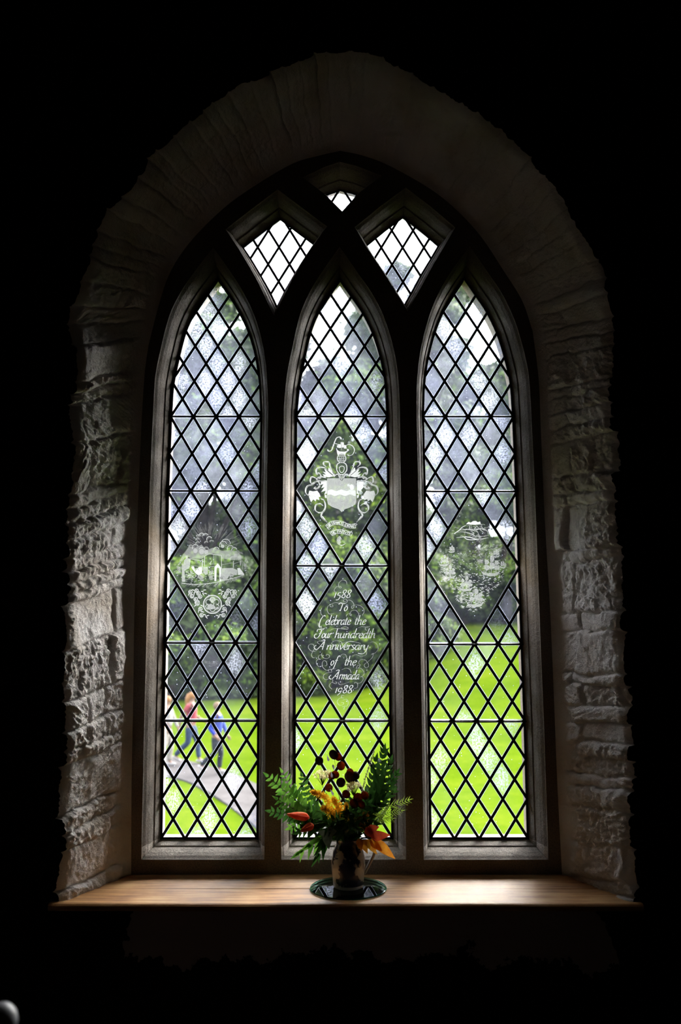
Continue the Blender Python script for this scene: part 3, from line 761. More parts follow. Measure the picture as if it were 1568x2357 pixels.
MANT = [[(560,750),(530,720),(535,690),(580,685),(605,700),(612,740),(640,800),(670,850)], [(440,850),(435,790),(475,758),(540,765),(590,810),(650,860)],
        [(455,890),(480,900),(495,860),(465,830),(440,850)], [(430,900),(380,880),(358,920),(375,965),(430,940)], [(560,890),(490,880),(440,910),(480,935),(560,930)],
        [(480,1000),(470,950),(430,940),(380,980),(320,1000),(297,1060),(320,1110),(350,1120)], [(430,1010),(410,1030),(440,1035),(470,1010),(480,985)],
        [(500,1165),(540,1190),(552,1270),(520,1330),(460,1340),(422,1300),(430,1245),(480,1225),(520,1250)], [(515,1335),(498,1380),(520,1420),(570,1460)]]
for s_ in MANT:
    D3.stroke(s_, 11, 0); D3.stroke(mirror(s_), 11, 0)
    s2 = [(x+9, y+9) for x, y in s_]; D3.stroke(s2, 5, 0); D3.stroke(mirror(s2), 5, 0)
PL = [[(680,870),(600,890),(540,880),(520,850),(560,855),(520,815),(560,825),(540,780),(590,800),(600,760),(630,800),(660,830)],
      [(575,930),(500,930),(440,915),(500,950),(490,990),(530,975),(500,1030),(545,1015),(500,1080),(560,1060),(540,1110),(575,1100)],
      [(350,1060),(400,1070),(450,1060),(480,1100),(495,1140),(470,1145),(480,1185),(440,1170),(430,1200),(400,1175),(370,1210),(350,1160),(335,1110)],
      [(545,1110),(572,1120),(572,1160),(550,1150)]]
for s_ in PL:
    D3.poly(s_, 0); D3.poly(mirror(s_), 0)
for dx_ in (0,):
    for s_ in ([(505,1395),(520,1385),(545,1420),(570,1460),(540,1440),(515,1420)],): D3.poly(s_, 0); D3.poly(mirror(s_), 0)
def ribbon(p0, p1, p2, hgt, txt, xh, sag=0):
    def path(s_):
        x = (1-s_)**2*p0[0]+2*s_*(1-s_)*p1[0]+s_*s_*p2[0]; y = (1-s_)**2*p0[1]+2*s_*(1-s_)*p1[1]+s_*s_*p2[1]
        dx = 2*(1-s_)*(p1[0]-p0[0])+2*s_*(p2[0]-p1[0]); dy = 2*(1-s_)*(p1[1]-p0[1])+2*s_*(p2[1]-p1[1]); L = math.hypot(dx, dy)
        return (x, y), (dy/L, -dx/L)
    for o_ in (-8, hgt-8):
        D3.stroke([(path(i/10)[0][0]+path(i/10)[1][0]*o_, path(i/10)[0][1]+path(i/10)[1][1]*o_) for i in range(11)], 5, 0, False)
    for e_ in (0, 1):
        (bx, by), (ux, uy) = path(e_); D3.stroke([(bx-ux*8, by-uy*8), (bx+ux*(hgt-8), by+uy*(hgt-8))], 5, 0, False, False)
    write(D3, txt, 0, 1, 0, xh, 6.5, 0, CAPS, 0, lambda s_: path(.04+.92*s_))
ribbon((590,1540), (660,1455), (800,1510), 50, 'SIR FRANCIS', 34); ribbon((800,1515), (880,1545), (945,1535), 50, 'DRAKE', 34)
ribbon((635,1630), (720,1570), (890,1640), 48, 'SIC PARVIS', 32); ribbon((745,1655), (690,1690), (730,1750), 40, 'MAGNA', 26)
D3.stroke([(730,1755),(770,1765),(820,1740)], 12, 0, taper=True); D3.stroke([(880,1500),(930,1485),(962,1495),(940,1520)], 6, 0); D3.stroke([(575,1535),(600,1560),(625,1545)], 6, 0); D3.stroke([(800,1540),(775,1560)], 6, 0)
D3.stroke([(850,1600),(900,1580),(870,1610)], 6, 0); D3.stroke([(640,1640),(670,1635),(690,1615)], 6, 0)

# view of the old house pane (left)
re_ = random.Random(3)
D2 = Draw(350, 1100)
for k_ in range(150):
    a = R(re_.uniform(188, 350)); r1 = re_.uniform(150, 300); L = re_.uniform(60, 140)
    cx, cy = 760, 950; x1, y1 = cx+r1*math.cos(a)*1.05, cy+r1*math.sin(a)*1.1
    x2, y2 = cx+(r1+L)*math.cos(a)*1.05, cy+(r1+L)*math.sin(a)*1.1
    if y2 < 560 or x2 < 400 and y2 < 850: continue
    D2.stroke([(x1, y1), (x2, y2)], re_.uniform(4, 10), 2, False, False, taper=True)
D2.poly([(350,1080),(400,990),(480,880),(560,900),(640,860),(700,930),(790,900),(900,940),(1000,930),(1100,950),(1160,1010),(1150,1060),(1040,1060),(900,1040),(895,1000),(790,970),(680,1010),(640,1045),(500,1040),(440,1000),(390,1080)], 2)
for (x, y, r_) in [(600,760,30),(640,745,34),(690,750,34),(740,790,34),(770,830,28),(700,840,24),(590,800,26),(590,850,28),(920,870,50),(950,850,60),(1010,910,40),(1060,930,34),(1100,970,32),(1140,990,30),(1090,1050,30),(1040,1050,34),(980,1010,22),(830,930,36),(560,900,40),(500,890,26),(700,920,30),(640,930,34)]:
    D2.circ(x, y, r_, 6, 1 if r_ < 33 else 0, re_.uniform(150, 200), re_.uniform(330, 390)); D2.circ(x, y, r_*.6, 6, 2, 180, 340)
for x, y, r_ in [(640,950,36),(700,955,28),(560,940,30),(1130,1020,24),(1080,1000,26),(910,880,24)]: D2.disc(x, y, r_, 1)
D2.stroke([(680,1140),(680,1010),(735,975),(895,1000),(898,1170)], 6, 0, False, False)
for k_ in range(9): D2.stroke([(745+k_*18, 972+k_*3), (745+k_*18, 984+k_*3)], 6, 0, False, False)
D2.stroke([(795,985),(795,1100)], 4, 1, False, False); D2.stroke([(770,1070),(750,1100),(760,1120)], 6, 0)
D2.poly([(385,1090),(385,1340),(430,1340),(420,1200),(490,1150),(480,1090),(445,1030),(415,1060),(400,1120)], 1)
D2.poly([(440,1000),(430,1020),(445,1040),(490,1130),(500,1050),(465,1040),(462,1000)], 1)
D2.poly([(510,1140),(540,1140),(560,1200),(600,1150),(650,1150),(645,1230),(600,1260),(560,1230),(510,1160)], 0)
D2.poly([(660,1150),(720,1155),(720,1240),(690,1250),(660,1220)], 1)
D2.stroke([(470,1040),(650,1070)], 5, 0, False, False); D2.stroke([(500,1130),(700,1150),(810,1140)], 5, 1, False, False)
D2.stroke([(650,1050),(650,1190)], 14, 1, False, False); D2.stroke([(730,1110),(840,1110)], 4, 1, False, False)
D2.poly([(805,1330),(805,1150),(850,1100),(892,1160),(892,1330),(870,1330),(868,1230),(866,1170),(850,1155),(834,1170),(832,1230),(830,1330)], 0)
D2.poly([(895,1165),(1040,1160),(1100,1190),(1100,1250),(1000,1260),(960,1320),(895,1330)], 1)
D2.stroke([(900,1120),(1040,1095)], 4, 1, False, False); D2.stroke([(1050,1110),(1160,1070),(1170,1180)], 5, 1, False, False)
D2.poly([(1100,1165),(1130,1160),(1190,1240),(1180,1250),(1110,1250)], 0); D2.stroke([(1140,1070),(1140,1130)], 12, 1, False, False); D2.stroke([(1050,1070),(1050,1160)], 12, 1, False, False)
for x in (580, 690): D2.circ(x, 1190, 18, 5, 0, 180, 360, 26); 
for (x0_, x1_, y0_, y1_, n_) in [(430,560,1180,1340,90),(570,680,1220,1340,80),(720,800,1180,1320,70),(310,380,1090,1260,60),(1180,1240,1040,1220,60),(990,1060,1220,1310,40),(860,940,1260,1320,40)]:
    for k_ in range(n_):
        x = re_.gauss((x0_+x1_)/2, (x1_-x0_)/4.2); y = re_.gauss((y0_+y1_)/2, (y1_-y0_)/4.2)
        D2.circ(x, y, 7, 4, re_.choice([0, 1, 1]), 170, 350)
for k_ in range(110):
    s_ = re_.random(); x = 390+s_*800; y = 1365+22*math.sin(s_*3.1)-s_*s_*120+re_.uniform(-12, 12); L = 30+50*math.sin(s_*3.1)
    D2.stroke([(x, y), (x-L*.6*(1 if s_ < .5 else .9), y+L*(.15+.75*s_))], 8, 1 if re_.random() < .5 else 2, False, False, taper=True)
D2.stroke([(380,1355),(500,1370),(700,1365),(900,1330),(1060,1290),(1190,1250)], 6, 0, False)
D2.circ(780, 1630, 117, 10); D2.circ(780, 1630, 104, 4, 1)
for k_ in range(6):
    a = R(60*k_+30); D2.circ(780+58*math.cos(a), 1630+58*math.sin(a), 34, 6, 0, 60*k_+30-115, 60*k_+30+115)
D2.disc(778, 1585, 24, 1, 30); D2.circ(778, 1575, 26, 6, 0, 180, 360); D2.poly([(710,1680),(715,1640),(750,1620),(800,1640),(820,1670),(800,1690),(740,1700)], 1)
D2.stroke([(715,1640),(760,1650),(800,1690)], 6, 0); D2.stroke([(800,1690),(850,1665),(820,1700)], 8, 0); D2.stroke([(760,1625),(790,1640),(800,1610)], 6, 0)
ROSE = [(515,1525),(600,1490),(565,1565),(495,1470),(585,1620),(625,1690),(640,1770),(620,1530),(575,1455)]
for x, y in ROSE:
    for xx in (x, 1560-x):
        D2.circ(xx, y, 24, 7, 0); D2.circ(xx, y, 13, 5, 0, 0, 300); D2.disc(xx, y, 6, 0)
for x, y, a in [(650,1470,20),(690,1495,10),(660,1500,60),(530,1450,200),(480,1500,120),(560,1600,120),(600,1590,40),(560,1650,150),(600,1720,100),(650,1730,10),(680,1770,20),(720,1780,-20),(700,1800,40),(640,1650,30),(545,1490,90),(680,1450,-10)]:
    for sg in (1, -1):
        xx = x if sg == 1 else 1560-x; c_, s_ = math.cos(R(a))*sg, math.sin(R(a)); L = 22
        D2.stroke([(xx-L*c_, y-L*s_), (xx, y-6), (xx+L*c_, y+L*s_)], 11, 0, False, taper=True)

# sea chart pane (right)
D5 = Draw(950, 1110)
sea = [(480,790),(390,880),(330,1000),(330,1100),(380,1240),(500,1370),(560,1500),(640,1620),(790,1680),(930,1600),(1010,1430),(1130,1300),(1220,1130),(1215,1000),(1190,880),(1050,800),(870,790),(760,900),(640,880)]
for k_ in range(1300):
    x = re_.uniform(320, 1230); y = re_.uniform(790, 1680)
    if not inside((x, y), sea): continue
    if 560 < x < 900 and 960 < y < 1180 and re_.random() < .6: continue
    L = (8+26*(y-780)/900)*re_.uniform(.7, 1.2)
    D5.stroke([(x-L/2, y+L*.12), (x-L*.1, y-L*.22), (x+L/2, y+L*.1)], 3+5*(y-780)/900*re_.uniform(.7, 1.3), re_.choice([0, 0, 1]), False, n=3, taper=True)
for k_ in range(60):
    x = re_.uniform(800, 1160); y = re_.uniform(805, 880); D5.circ(x, y, 9, 4, 1, 150, 330)
def ship(x, y, s_):
    D5.poly([(x-60*s_, y), (x-75*s_, y-28*s_), (x-40*s_, y-12*s_), (x+40*s_, y-12*s_), (x+85*s_, y-32*s_), (x+60*s_, y+5*s_), (x, y+14*s_)], 1)
    D5.stroke([(x-75*s_, y-28*s_), (x-60*s_, y), (x, y+14*s_), (x+60*s_, y+5*s_), (x+85*s_, y-32*s_)], 5, 0, False, False)
    for mx_, hh in ((-35, 90), (10, 120), (50, 85)):
        D5.stroke([(x+mx_*s_, y-12*s_), (x+mx_*s_, y-(hh+30)*s_)], 4, 0, False, False)
        for j in range(2):
            t_ = y-(hh*(.45+.5*j)+20)*s_; w_ = (24-6*j)*s_; h_ = hh*.4*s_
            D5.poly([(x+mx_*s_-w_*.6, t_-h_/2), (x+mx_*s_+w_*.7, t_-h_/2), (x+mx_*s_+w_*1.3, t_), (x+mx_*s_+w_*.7, t_+h_/2), (x+mx_*s_-w_*.6, t_+h_/2)], 1)
            D5.stroke([(x+mx_*s_-w_*.6, t_-h_/2), (x+mx_*s_+w_*.7, t_-h_/2), (x+mx_*s_+w_*1.3, t_), (x+mx_*s_+w_*.7, t_+h_/2)], 4, 0, False)
ship(1000, 1190, 1.5); ship(800, 1590, 1.35); ship(680, 1390, 1.1); ship(470, 1230, 1.0); ship(400, 1070, .8); ship(500, 900, .5); ship(1070, 960, .6); ship(1160, 1100, .5)
D5.poly([(690,540),(720,510),(750,520),(780,500),(820,500),(840,515),(870,505),(880,540),(850,545),(800,550),(740,545)], 0)
for st in ([(740,540),(735,600),(760,610)], [(810,550),(870,610),(930,660)], [(700,550),(640,580),(600,620),(540,660),(560,665)], [(880,540),(900,590),(960,630),(975,680)], [(600,620),(700,610),(800,615),(880,600),(960,630)], [(560,650),(640,640),(740,660),(830,700),(980,690)], [(680,620),(670,680)], [(740,625),(790,660),(730,700)], [(830,620),(860,700),(850,730)], [(560,715),(700,705),(840,735),(980,715)], [(640,690),(720,740),(900,735)], [(750,540),(770,610)], [(840,560),(800,600),(840,650)]):
    D5.stroke(st, 10, 0 if re_.random() < .7 else 1, False, taper=True)
for k_ in range(50):
    x = re_.gauss(770, 110); y = re_.gauss(630, 50); D5.stroke([(x-20, y), (x, y-8), (x+22, y+3)], 5, 1, False, taper=True)

for (key, D_) in (((0, 7), D2), ((1, 5), D4), ((1, 9), D3), ((2, 7), D5)):
    bg = BIGPANES[key]; g_ = Glazing(); cx = sum(p[0] for p in bg)/4; cz = sum(p[1] for p in bg)/4
    g_.pane(bg, (cx, cz), .4, .6, (.02, 0, .5), True)
    bl = LEADED[key[0]]
    o = g_.build('engraved_pane', None, D_.mb); o.parent = bl; o.location = -win.location
    o['label'] = {(0, 7): 'large clear diamond pane engraved with an old house and tower under clouds', (1, 5): 'large clear diamond pane engraved with a dedication in italic script',
                  (1, 9): 'large clear diamond pane engraved with a coat of arms', (2, 7): 'large clear diamond pane engraved with ships on a rough sea'}[key]
    # heavier lead round the big pane
    mb = MB()
    for j in range(4): came(mb, bg[j], bg[(j+1) % 4], w=.0122, t=.009)
    mesh_obj('pane_border_lead', [x-win.location for x in mb.v], mb.f, M['lead'], bl)
# small signature on the left light
DS = Draw(350, 1460, 280/1320.)
for s_ in ([(565,300),(585,285),(575,312),(600,290),(590,310),(610,300),(625,290),(620,310),(645,300)], [(650,300),(665,290),(660,312),(690,295),(700,285),(690,310),(720,290)], [(580,318),(640,315),(710,318),(650,345),(620,340),(680,320)]): DS.stroke(s_, 3.5, 0, n=4)
sg_ = mesh_obj('engraved_signature', [x-win.location for x in DS.mb.v], DS.mb.f, M['engrave'], LEADED[0])

# oak sill board (two planks with a joint) and nosing
sb = MB()
def sillx(y, side):
    t = (y-YW)/(YF-YW); 
    return (-.985*(1-t)-.80*t) if side < 0 else (1.02*(1-t)+.845*t)
def plank(y0, y1, nose=False, seed=0):
    th = .024; vs = []; NXX = 60; prof = [(y1, 0), (y0+.002, 0), (y0, -.002), (y0, -th), (y1, -th)]
    if nose: prof = [(y1, 0), (y0+.010, 0), (y0+.004, -.002), (y0, -.007), (y0, -.018), (y0+.006, -th), (y1, -th)]
    for i in range(NXX+1):
        for (y, z) in prof:
            xl = sillx(max(y, YW), -1)-.03; xr = sillx(max(y, YW), 1)+.03
            if y < YW+.002: xl = -.965; xr = 1.0
            x = xl+(xr-xl)*i/NXX; vs.append((x, y, ZS+z+.0008*math.sin(x*5+seed)))
    k = len(prof); sb.add(vs, [(i*k+j, (i+1)*k+j, (i+1)*k+(j+1) % k, i*k+(j+1) % k) for i in range(NXX) for j in range(k)]+[tuple(range(k)), tuple(range(NXX*k+k-1, NXX*k-1, -1))])
plank(2.897, 3.063, True, 0); plank(3.0645, 3.262, False, 2)
sill = sb.build('window_sill', M['oak'], win); sill['label'] = 'polished brown oak sill board in two planks'

# ------------------------------------------------------------------ outdoors: lawn, path
def rise(x, y):
    s = min(max((x+1.0)/9.0, 0), 1); s = s*s*(3-2*s); return s*.105*max(0, y-27)
gv = []; gf = []; NX, NY = 110, 90
for j in range(NY):
    y = 3.6+(j/(NY-1))**1.6*136
    for i in range(NX):
        x = -75+150*i/(NX-1); gv.append((x, y, GZ+rise(x, y)+.03*math.sin(x*1.3+y*.7)*(y > 12)))
for j in range(NY-1):
    for i in range(NX-1): a = j*NX+i; gf.append((a, a+1, a+NX+1, a+NX))
lawn = mesh_obj('lawn', gv, gf, M['lawn'], smooth=True); tag(lawn, 'bright green mown lawn rising to the right outside the window', 'lawn', kind='structure')
up = [(180,1690),(300,1712),(375,1735),(440,1752),(510,1770),(560,1790),(600,1808),(680,1842),(760,1890),(860,1960),(1000,2080)]
lo = [(180,1745),(300,1765),(375,1783),(430,1797),(480,1822),(520,1848),(560,1878),(595,1907),(650,1965),(720,2050),(800,2170)]
U_ = catmull([PGnd(x, y, GZ+.05) for x, y in up], 5); L_ = catmull([PGnd(x, y, GZ+.05) for x, y in lo], 5); pv = U_+L_; k = len(U_)
pv += [p-Vector((0, 0, .12)) for p in pv]
pf = [(i, i+1, k+i+1, k+i) for i in range(k-1)]+[(i, i+1, 2*k+i+1, 2*k+i) for i in range(k-1)]+[(k+i, k+i+1, 3*k+i+1, 3*k+i) for i in range(k-1)]
path = mesh_obj('garden_path', pv, pf, M['path']); tag(path, 'pale grey tarmac path curving across the lawn', 'path', kind='structure')

# ------------------------------------------------------------------ trees and shrubs
def tree(name, px, y, width, z0, z1, mats, n, seed, label, group='trees beyond the lawn', cat='tree', ls=.34, trunk=True, blobs=16, depth=None):
    r_ = random.Random(seed); x = (px-784)/1910*y*1.01; g = GZ+rise(x, y)
    root = empty(name, (x, y, g), label, cat, group)
    H = z1-g; mb = MB(); depth = depth or width*.7
    bl = []
    for i in range(blobs):
        a = r_.uniform(0, 2*math.pi); q = r_.random(); zz = z0+(z1-z0)*q
        rad = math.sqrt(max(.08, 1-((q-.38)/.66)**2))
        rr_ = r_.random()**.6
        bl.append((Vector((math.cos(a)*width/2*rad*rr_, math.sin(a)*depth/2*rad*rr_, zz-g)), r_.uniform(.16, .28)*width))
    for i in range(n):
        c, r0 = r_.choice(bl); d = Vector((r_.gauss(0, 1), r_.gauss(0, 1), r_.gauss(0, 1))).normalized()
        if d.z < -.3 and r_.random() < .5: d.z = -d.z
        p = c+Vector((d.x, d.y, d.z*.75))*r0*r_.uniform(.6, 1.05)
        p.z = max(p.z, .05)
        nn = (d+Vector((r_.gauss(0, .6), r_.gauss(0, .6), r_.gauss(0, .6)+.4))).normalized(); t = nn.orthogonal().normalized(); t.rotate(Quaternion(nn, r_.uniform(0, 6.3))); b = nn.cross(t)
        L = ls*r_.uniform(.6, 1.3); w_ = L*.45
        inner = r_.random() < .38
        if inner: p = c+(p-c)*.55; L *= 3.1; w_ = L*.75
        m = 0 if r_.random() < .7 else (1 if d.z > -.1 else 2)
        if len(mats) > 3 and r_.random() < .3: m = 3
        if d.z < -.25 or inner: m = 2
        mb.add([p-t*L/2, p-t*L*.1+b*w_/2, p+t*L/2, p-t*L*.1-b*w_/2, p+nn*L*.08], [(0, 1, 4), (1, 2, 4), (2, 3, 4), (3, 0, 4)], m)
    mesh_obj('foliage', mb.v, mb.f, mats, root, mb.m)
    tb_ = MB()
    hh = max(z0-g, .3)+H*.45; R0 = max(.08, width*.035)
    tb_.tube([(0, 0, -.2), (.1, 0, hh*.4), (-.1, .1, hh*.75), (0, 0, hh)], [R0*1.3, R0, R0*.8, R0*.4], 8)
    for i in range(5):
        c = bl[i][0]; s_ = Vector((0, 0, hh*.55)); tb_.tube([s_, (s_+c)/2+Vector((0, 0, .2)), c], [R0*.5, R0*.35, R0*.12], 6)
    mesh_obj('trunk', tb_.v, tb_.f, M['bark'], root)
    return root
A, B, Cc, Wt = M['leaf_a'], M['leaf_b'], M['leaf_c'], M['leaf_w']
TS = [
 ('broadleaf_tree', 330, 50, 15, 0, 22, [Cc, A, Cc], 7000, 1, 'tall dark tree at the far left behind the walking people', 'tree', 20),
 ('broadleaf_tree', 470, 52, 13, 0, 24, [A, Cc, Cc], 6500, 2, 'tall deep green tree behind the left light of the window', 'tree', 18),
 ('broadleaf_tree', 600, 58, 13, 1, 23, [Cc, A, Cc], 5500, 3, 'tall dark tree seen left of the first mullion', 'tree', 18),
 ('broadleaf_tree', 740, 56, 13, 0, 21.5, [A, B, Cc], 6500, 4, 'tall green tree behind the left part of the middle light', 'tree', 18),
 ('broadleaf_tree', 870, 60, 14, 0, 26, [Cc, A, Cc], 6500, 5, 'tall shadowy tree behind the right part of the middle light', 'tree', 18),
 ('broadleaf_tree', 965, 58, 8, 6, 30, [Cc, A, Cc], 3600, 6, 'tallest slender tree, its crown reaching the right tracery opening', 'tree', 16),
 ('broadleaf_tree', 1085, 74, 16, 4.2, 33, [A, B, Cc], 7500, 7, 'tall tree with bare shaded foot behind the right light', 'tree', 20),
 ('broadleaf_tree', 1240, 70, 14, 3.5, 29, [A, Cc, Cc], 5000, 8, 'tall tree at the far right edge of the lawn', 'tree', 18),
('broadleaf_tree', 345, 80, 17, -1, 30.0, [Cc, A, Cc], 6000, 31, 'back row tree at the far left of the wood', 'tree', 24),
 ('broadleaf_tree', 480, 84, 17, -1, 33.0, [A, Cc, Cc], 6000, 32, 'back row tree filling the gap behind the old house engraving', 'tree', 24),
 ('broadleaf_tree', 625, 80, 17, -1, 30.0, [Cc, A, Cc], 6000, 33, 'back row tree behind the first mullion', 'tree', 24),
 ('broadleaf_tree', 770, 84, 17, -1, 29.0, [A, Cc, Cc], 6000, 34, 'back row tree behind the coat of arms', 'tree', 24),
 ('broadleaf_tree', 910, 82, 17, -1, 32.0, [Cc, A, Cc], 6000, 35, 'back row tree behind the second mullion', 'tree', 24),
 ('broadleaf_tree', 1040, 92, 17, -1, 34.0, [A, B, Cc], 6000, 36, 'back row tree behind the ship engraving', 'tree', 24),
 ('broadleaf_tree', 1190, 92, 17, -1, 33.0, [A, Cc, Cc], 6000, 37, 'back row tree at the far right of the wood', 'tree', 24),
 ('garden_shrub', 400, 42, 6.5, -1.4, 4.6, [A, B, Cc], 4200, 11, 'rounded green shrub behind the person in the pink top', 'shrub', 14),
 ('garden_shrub', 500, 43.5, 6.5, -1.4, 5.6, [Cc, A, Cc], 4200, 12, 'dark leafy shrub behind the person in the blue top', 'shrub', 14),
 ('garden_shrub', 600, 45, 6, -1.4, 5, [A, Cc, Cc], 3000, 13, 'green shrub hidden partly by the first mullion', 'shrub', 14),
 ('garden_shrub', 700, 46, 6, -1.3, 4.4, [B, A, Cc], 3800, 14, 'bright green shrub seen left of the engraved dedication', 'shrub', 14),
 ('garden_shrub', 800, 47, 7.5, -1.3, 5.8, [B, A, Cc], 5600, 15, 'large bright green shrub behind the engraved dedication', 'shrub', 18),
 ('garden_shrub', 775, 51, 7.5, 3, 16.0, [B, A, Cc], 4200, 16, 'light green bushy tree behind the engraved coat of arms', 'shrub', 14),
 ('blossom_shrub', 905, 50, 6, 3, 10.5, [Cc, B, Cc, Wt], 4200, 17, 'shrub with pale cream blossom right of the coat of arms', 'shrub', 14),
 ('garden_shrub', 905, 48, 6.5, -.6, 5.4, [A, B, Cc], 4200, 18, 'green shrub seen through the right edge of the middle light', 'shrub', 14),
 ('garden_shrub', 985, 50, 5, -.3, 6, [B, A, Cc], 3200, 19, 'green shrub at the left edge of the right light', 'shrub', 14),
 ('garden_shrub', 1060, 66, 9.5, 3.6, 15.5, [B, A, Cc], 5200, 20, 'bright yellow-green shrub under the tall tree, behind the right light', 'shrub', 16),
 ('garden_shrub', 1160, 66, 9.5, 3.2, 16, [A, B, Cc], 5200, 21, 'green shrub right of the engraved ships', 'shrub', 16),
 ('garden_shrub', 1110, 71, 12, 3.0, 7, [Cc, Cc, Cc], 4200, 22, 'low dark hedge-like bush at the top of the lawn', 'shrub', 16),
]
for (nm, px, y, w_, z0, z1, ms, n_, sd, lb, ct, bl_) in TS:
    tree(nm, px, y, w_, z0, z1, ms, int(n_*1.5), sd, lb, 'trees beyond the lawn' if ct == 'tree' else 'shrubs along the lawn edge', ct, .42 if ct == 'tree' else .30, blobs=bl_)

# ------------------------------------------------------------------ people
def skin_mesh(name, nodes, edges_, mat, parent, sub=2, root=0):
    me = bpy.data.meshes.new(name); me.from_pydata([n_[0] for n_ in nodes], edges_, []); me.materials.append(mat)
    o = bpy.data.objects.new(name, me); COL.objects.link(o); o.parent = parent
    m1 = o.modifiers.new('skin', 'SKIN'); m1.use_smooth_shade = True
    for i, n_ in enumerate(nodes):
        r_ = n_[1]; r_ = (r_, r_) if not isinstance(r_, tuple) else r_
        me.skin_vertices[0].data[i].radius = r_; me.skin_vertices[0].data[i].use_root = (i == root)
    m2 = o.modifiers.new('sub', 'SUBSURF'); m2.levels = sub; m2.render_levels = sub
    return o
MS = simple('skin', (.10,.057,.04), (.12,.075,.057), 30, .5)
M_EYE = simple('eye_dark', (.004, .003, .002), (.008, .006, .004)); M_LIP = simple('lips', (.08, .024, .02), (.09, .03, .026))
def person(name, base, H, rz, pose, cols, hair_len, label):
    root = empty(name, base, label, 'person'); root.rotation_euler = (0, 0, rz)
    k = H/1.70; S = lambda x, y, z: (x*k, y*k, z*k)
    fl, fr, al, ar = pose['leg_l'], pose['leg_r'], pose['arm_l'], pose['arm_r']      # joint offsets (knee, ankle), (elbow, wrist)
    nodes = [(S(0, 0, .93), (.115*k, .13*k)), (S(.01, 0, 1.12), (.10*k, .125*k)), (S(.01, 0, 1.30), (.10*k, .14*k)), (S(0, 0, 1.42), (.06*k, .09*k)), (S(.01, 0, 1.49), .05*k), (S(.025, 0, 1.57), (.072*k, .065*k)), (S(.03, 0, 1.64), (.082*k, .07*k))]
    ed = [(0, 1), (1, 2), (2, 3), (3, 4), (4, 5), (5, 6)]
    for sg, lg in ((1, fl), (-1, fr)):
        b = len(nodes); kn, an = lg
        nodes += [(S(0, .09*sg, .88), .082*k), (S(kn[0], .09*sg, kn[1]), .056*k), (S((kn[0]+an[0])/2-.015, .09*sg, (kn[1]+an[1])/2+.04), .055*k), (S(an[0], .09*sg, an[1]), .036*k), (S(an[0]+.13, .10*sg, an[1]-.05), .03*k)]
        ed += [(0, b), (b, b+1), (b+1, b+2), (b+2, b+3), (b+3, b+4)]
    wr = []
    for sg, am in ((1, al), (-1, ar)):
        b = len(nodes); el, w_ = am
        nodes += [(S(0, .17*sg, 1.40), .048*k), (S(el[0], .23*sg, el[1]), .038*k), (S(w_[0], .22*sg, w_[1]), .026*k)]
        ed += [(3, b), (b, b+1), (b+1, b+2)]
        dv = (Vector(S(w_[0], 0, w_[1]))-Vector(S(el[0], 0, el[1]))).normalized(); W0 = Vector(nodes[-1][0])
        pal = W0+dv*.055*k; nodes.append((tuple(pal), .028*k)); ed.append((b+2, b+3)); pb = b+3
        for fi, (off, L) in enumerate(((-.03, .062), (-.01, .075), (.01, .07), (.028, .055))):
            f0 = pal+dv*.035*k+Vector((off, 0, 0))*k; f1 = f0+(dv+Vector((.25, 0, 0))).normalized()*L*.55*k; f2 = f1+(dv+Vector((.6, 0, 0))).normalized()*L*.45*k
            q_ = len(nodes); nodes += [(tuple(f0), .010*k), (tuple(f1), .009*k), (tuple(f2), .0075*k)]; ed += [(pb, q_), (q_, q_+1), (q_+1, q_+2)]
        th0 = pal+Vector((.03, 0, 0))*k; q_ = len(nodes); nodes += [(tuple(th0), .011*k), (tuple(th0+(dv*.6+Vector((.8, 0, 0)))*.04*k), .009*k)]; ed += [(pb, q_), (q_, q_+1)]
    body = skin_mesh('body', nodes, ed, MS, root)
    # face details
    def bit(nm, c, r_, sc_, m_):
        fb = MB(); fb.ball(S(*c), r_*k, 0, 8, 6, sc_); mesh_obj(nm, fb.v, fb.f, m_, root, smooth=True)
    bit('nose', (.118, 0, 1.585), .014, (1.2, .8, 1.3), MS); bit('mouth', (.106, 0, 1.545), .010, (.5, 1.8, .5), M_LIP)
    for sg in (1, -1): bit('ear', (.02, .075*sg, 1.59), .022, (.6, .35, 1), MS); bit('eye', (.104, .028*sg, 1.61), .010, (.6, 1, .7), M_EYE)
    # clothes
    sh = [(S(0, 0, .92), (.135*k, .155*k)), (S(.01, 0, 1.12), (.122*k, .145*k)), (S(.01, 0, 1.30), (.122*k, .16*k)), (S(0, 0, 1.41), (.085*k, .12*k)), (S(.005, 0, 1.455), .062*k)]; se = [(0, 1), (1, 2), (2, 3), (3, 4)]
    for sg, am in ((1, al), (-1, ar)):
        b = len(sh); el, w_ = am; fr_ = pose.get('sleeve', .6)
        m_ = [a+(b2-a)*(1 if fr_ > 1 else fr_) for a, b2 in zip((0, 1.40), el)]
        sh += [(S(0, .175*sg, 1.39), .062*k), (S(m_[0], (.175+.055*min(fr_, 1))*sg, m_[1]), .055*k)]; se += [(3, b), (b, b+1)]
        if fr_ > 1: sh.append((S(w_[0]*.9+el[0]*.1, .22*sg, w_[1]*.9+el[1]*.1), .042*k)); se.append((b+1, b+2))
    skin_mesh('shirt', sh, se, cols[0], root)
    tr = [(S(0, 0, .95), (.125*k, .142*k)), (S(0, 0, .86), (.125*k, .14*k))]; te = [(0, 1)]
    for sg, lg in ((1, fl), (-1, fr)):
        b = len(tr); kn, an = lg
        tr += [(S(kn[0]*.3, .09*sg, .74), .098*k), (S(kn[0], .09*sg, kn[1]), .074*k), (S((kn[0]+an[0])/2-.01, .09*sg, (kn[1]+an[1])/2+.02), .070*k), (S(an[0], .09*sg, an[1]+.02), .062*k)]; te += [(1, b), (b, b+1), (b+1, b+2), (b+2, b+3)]
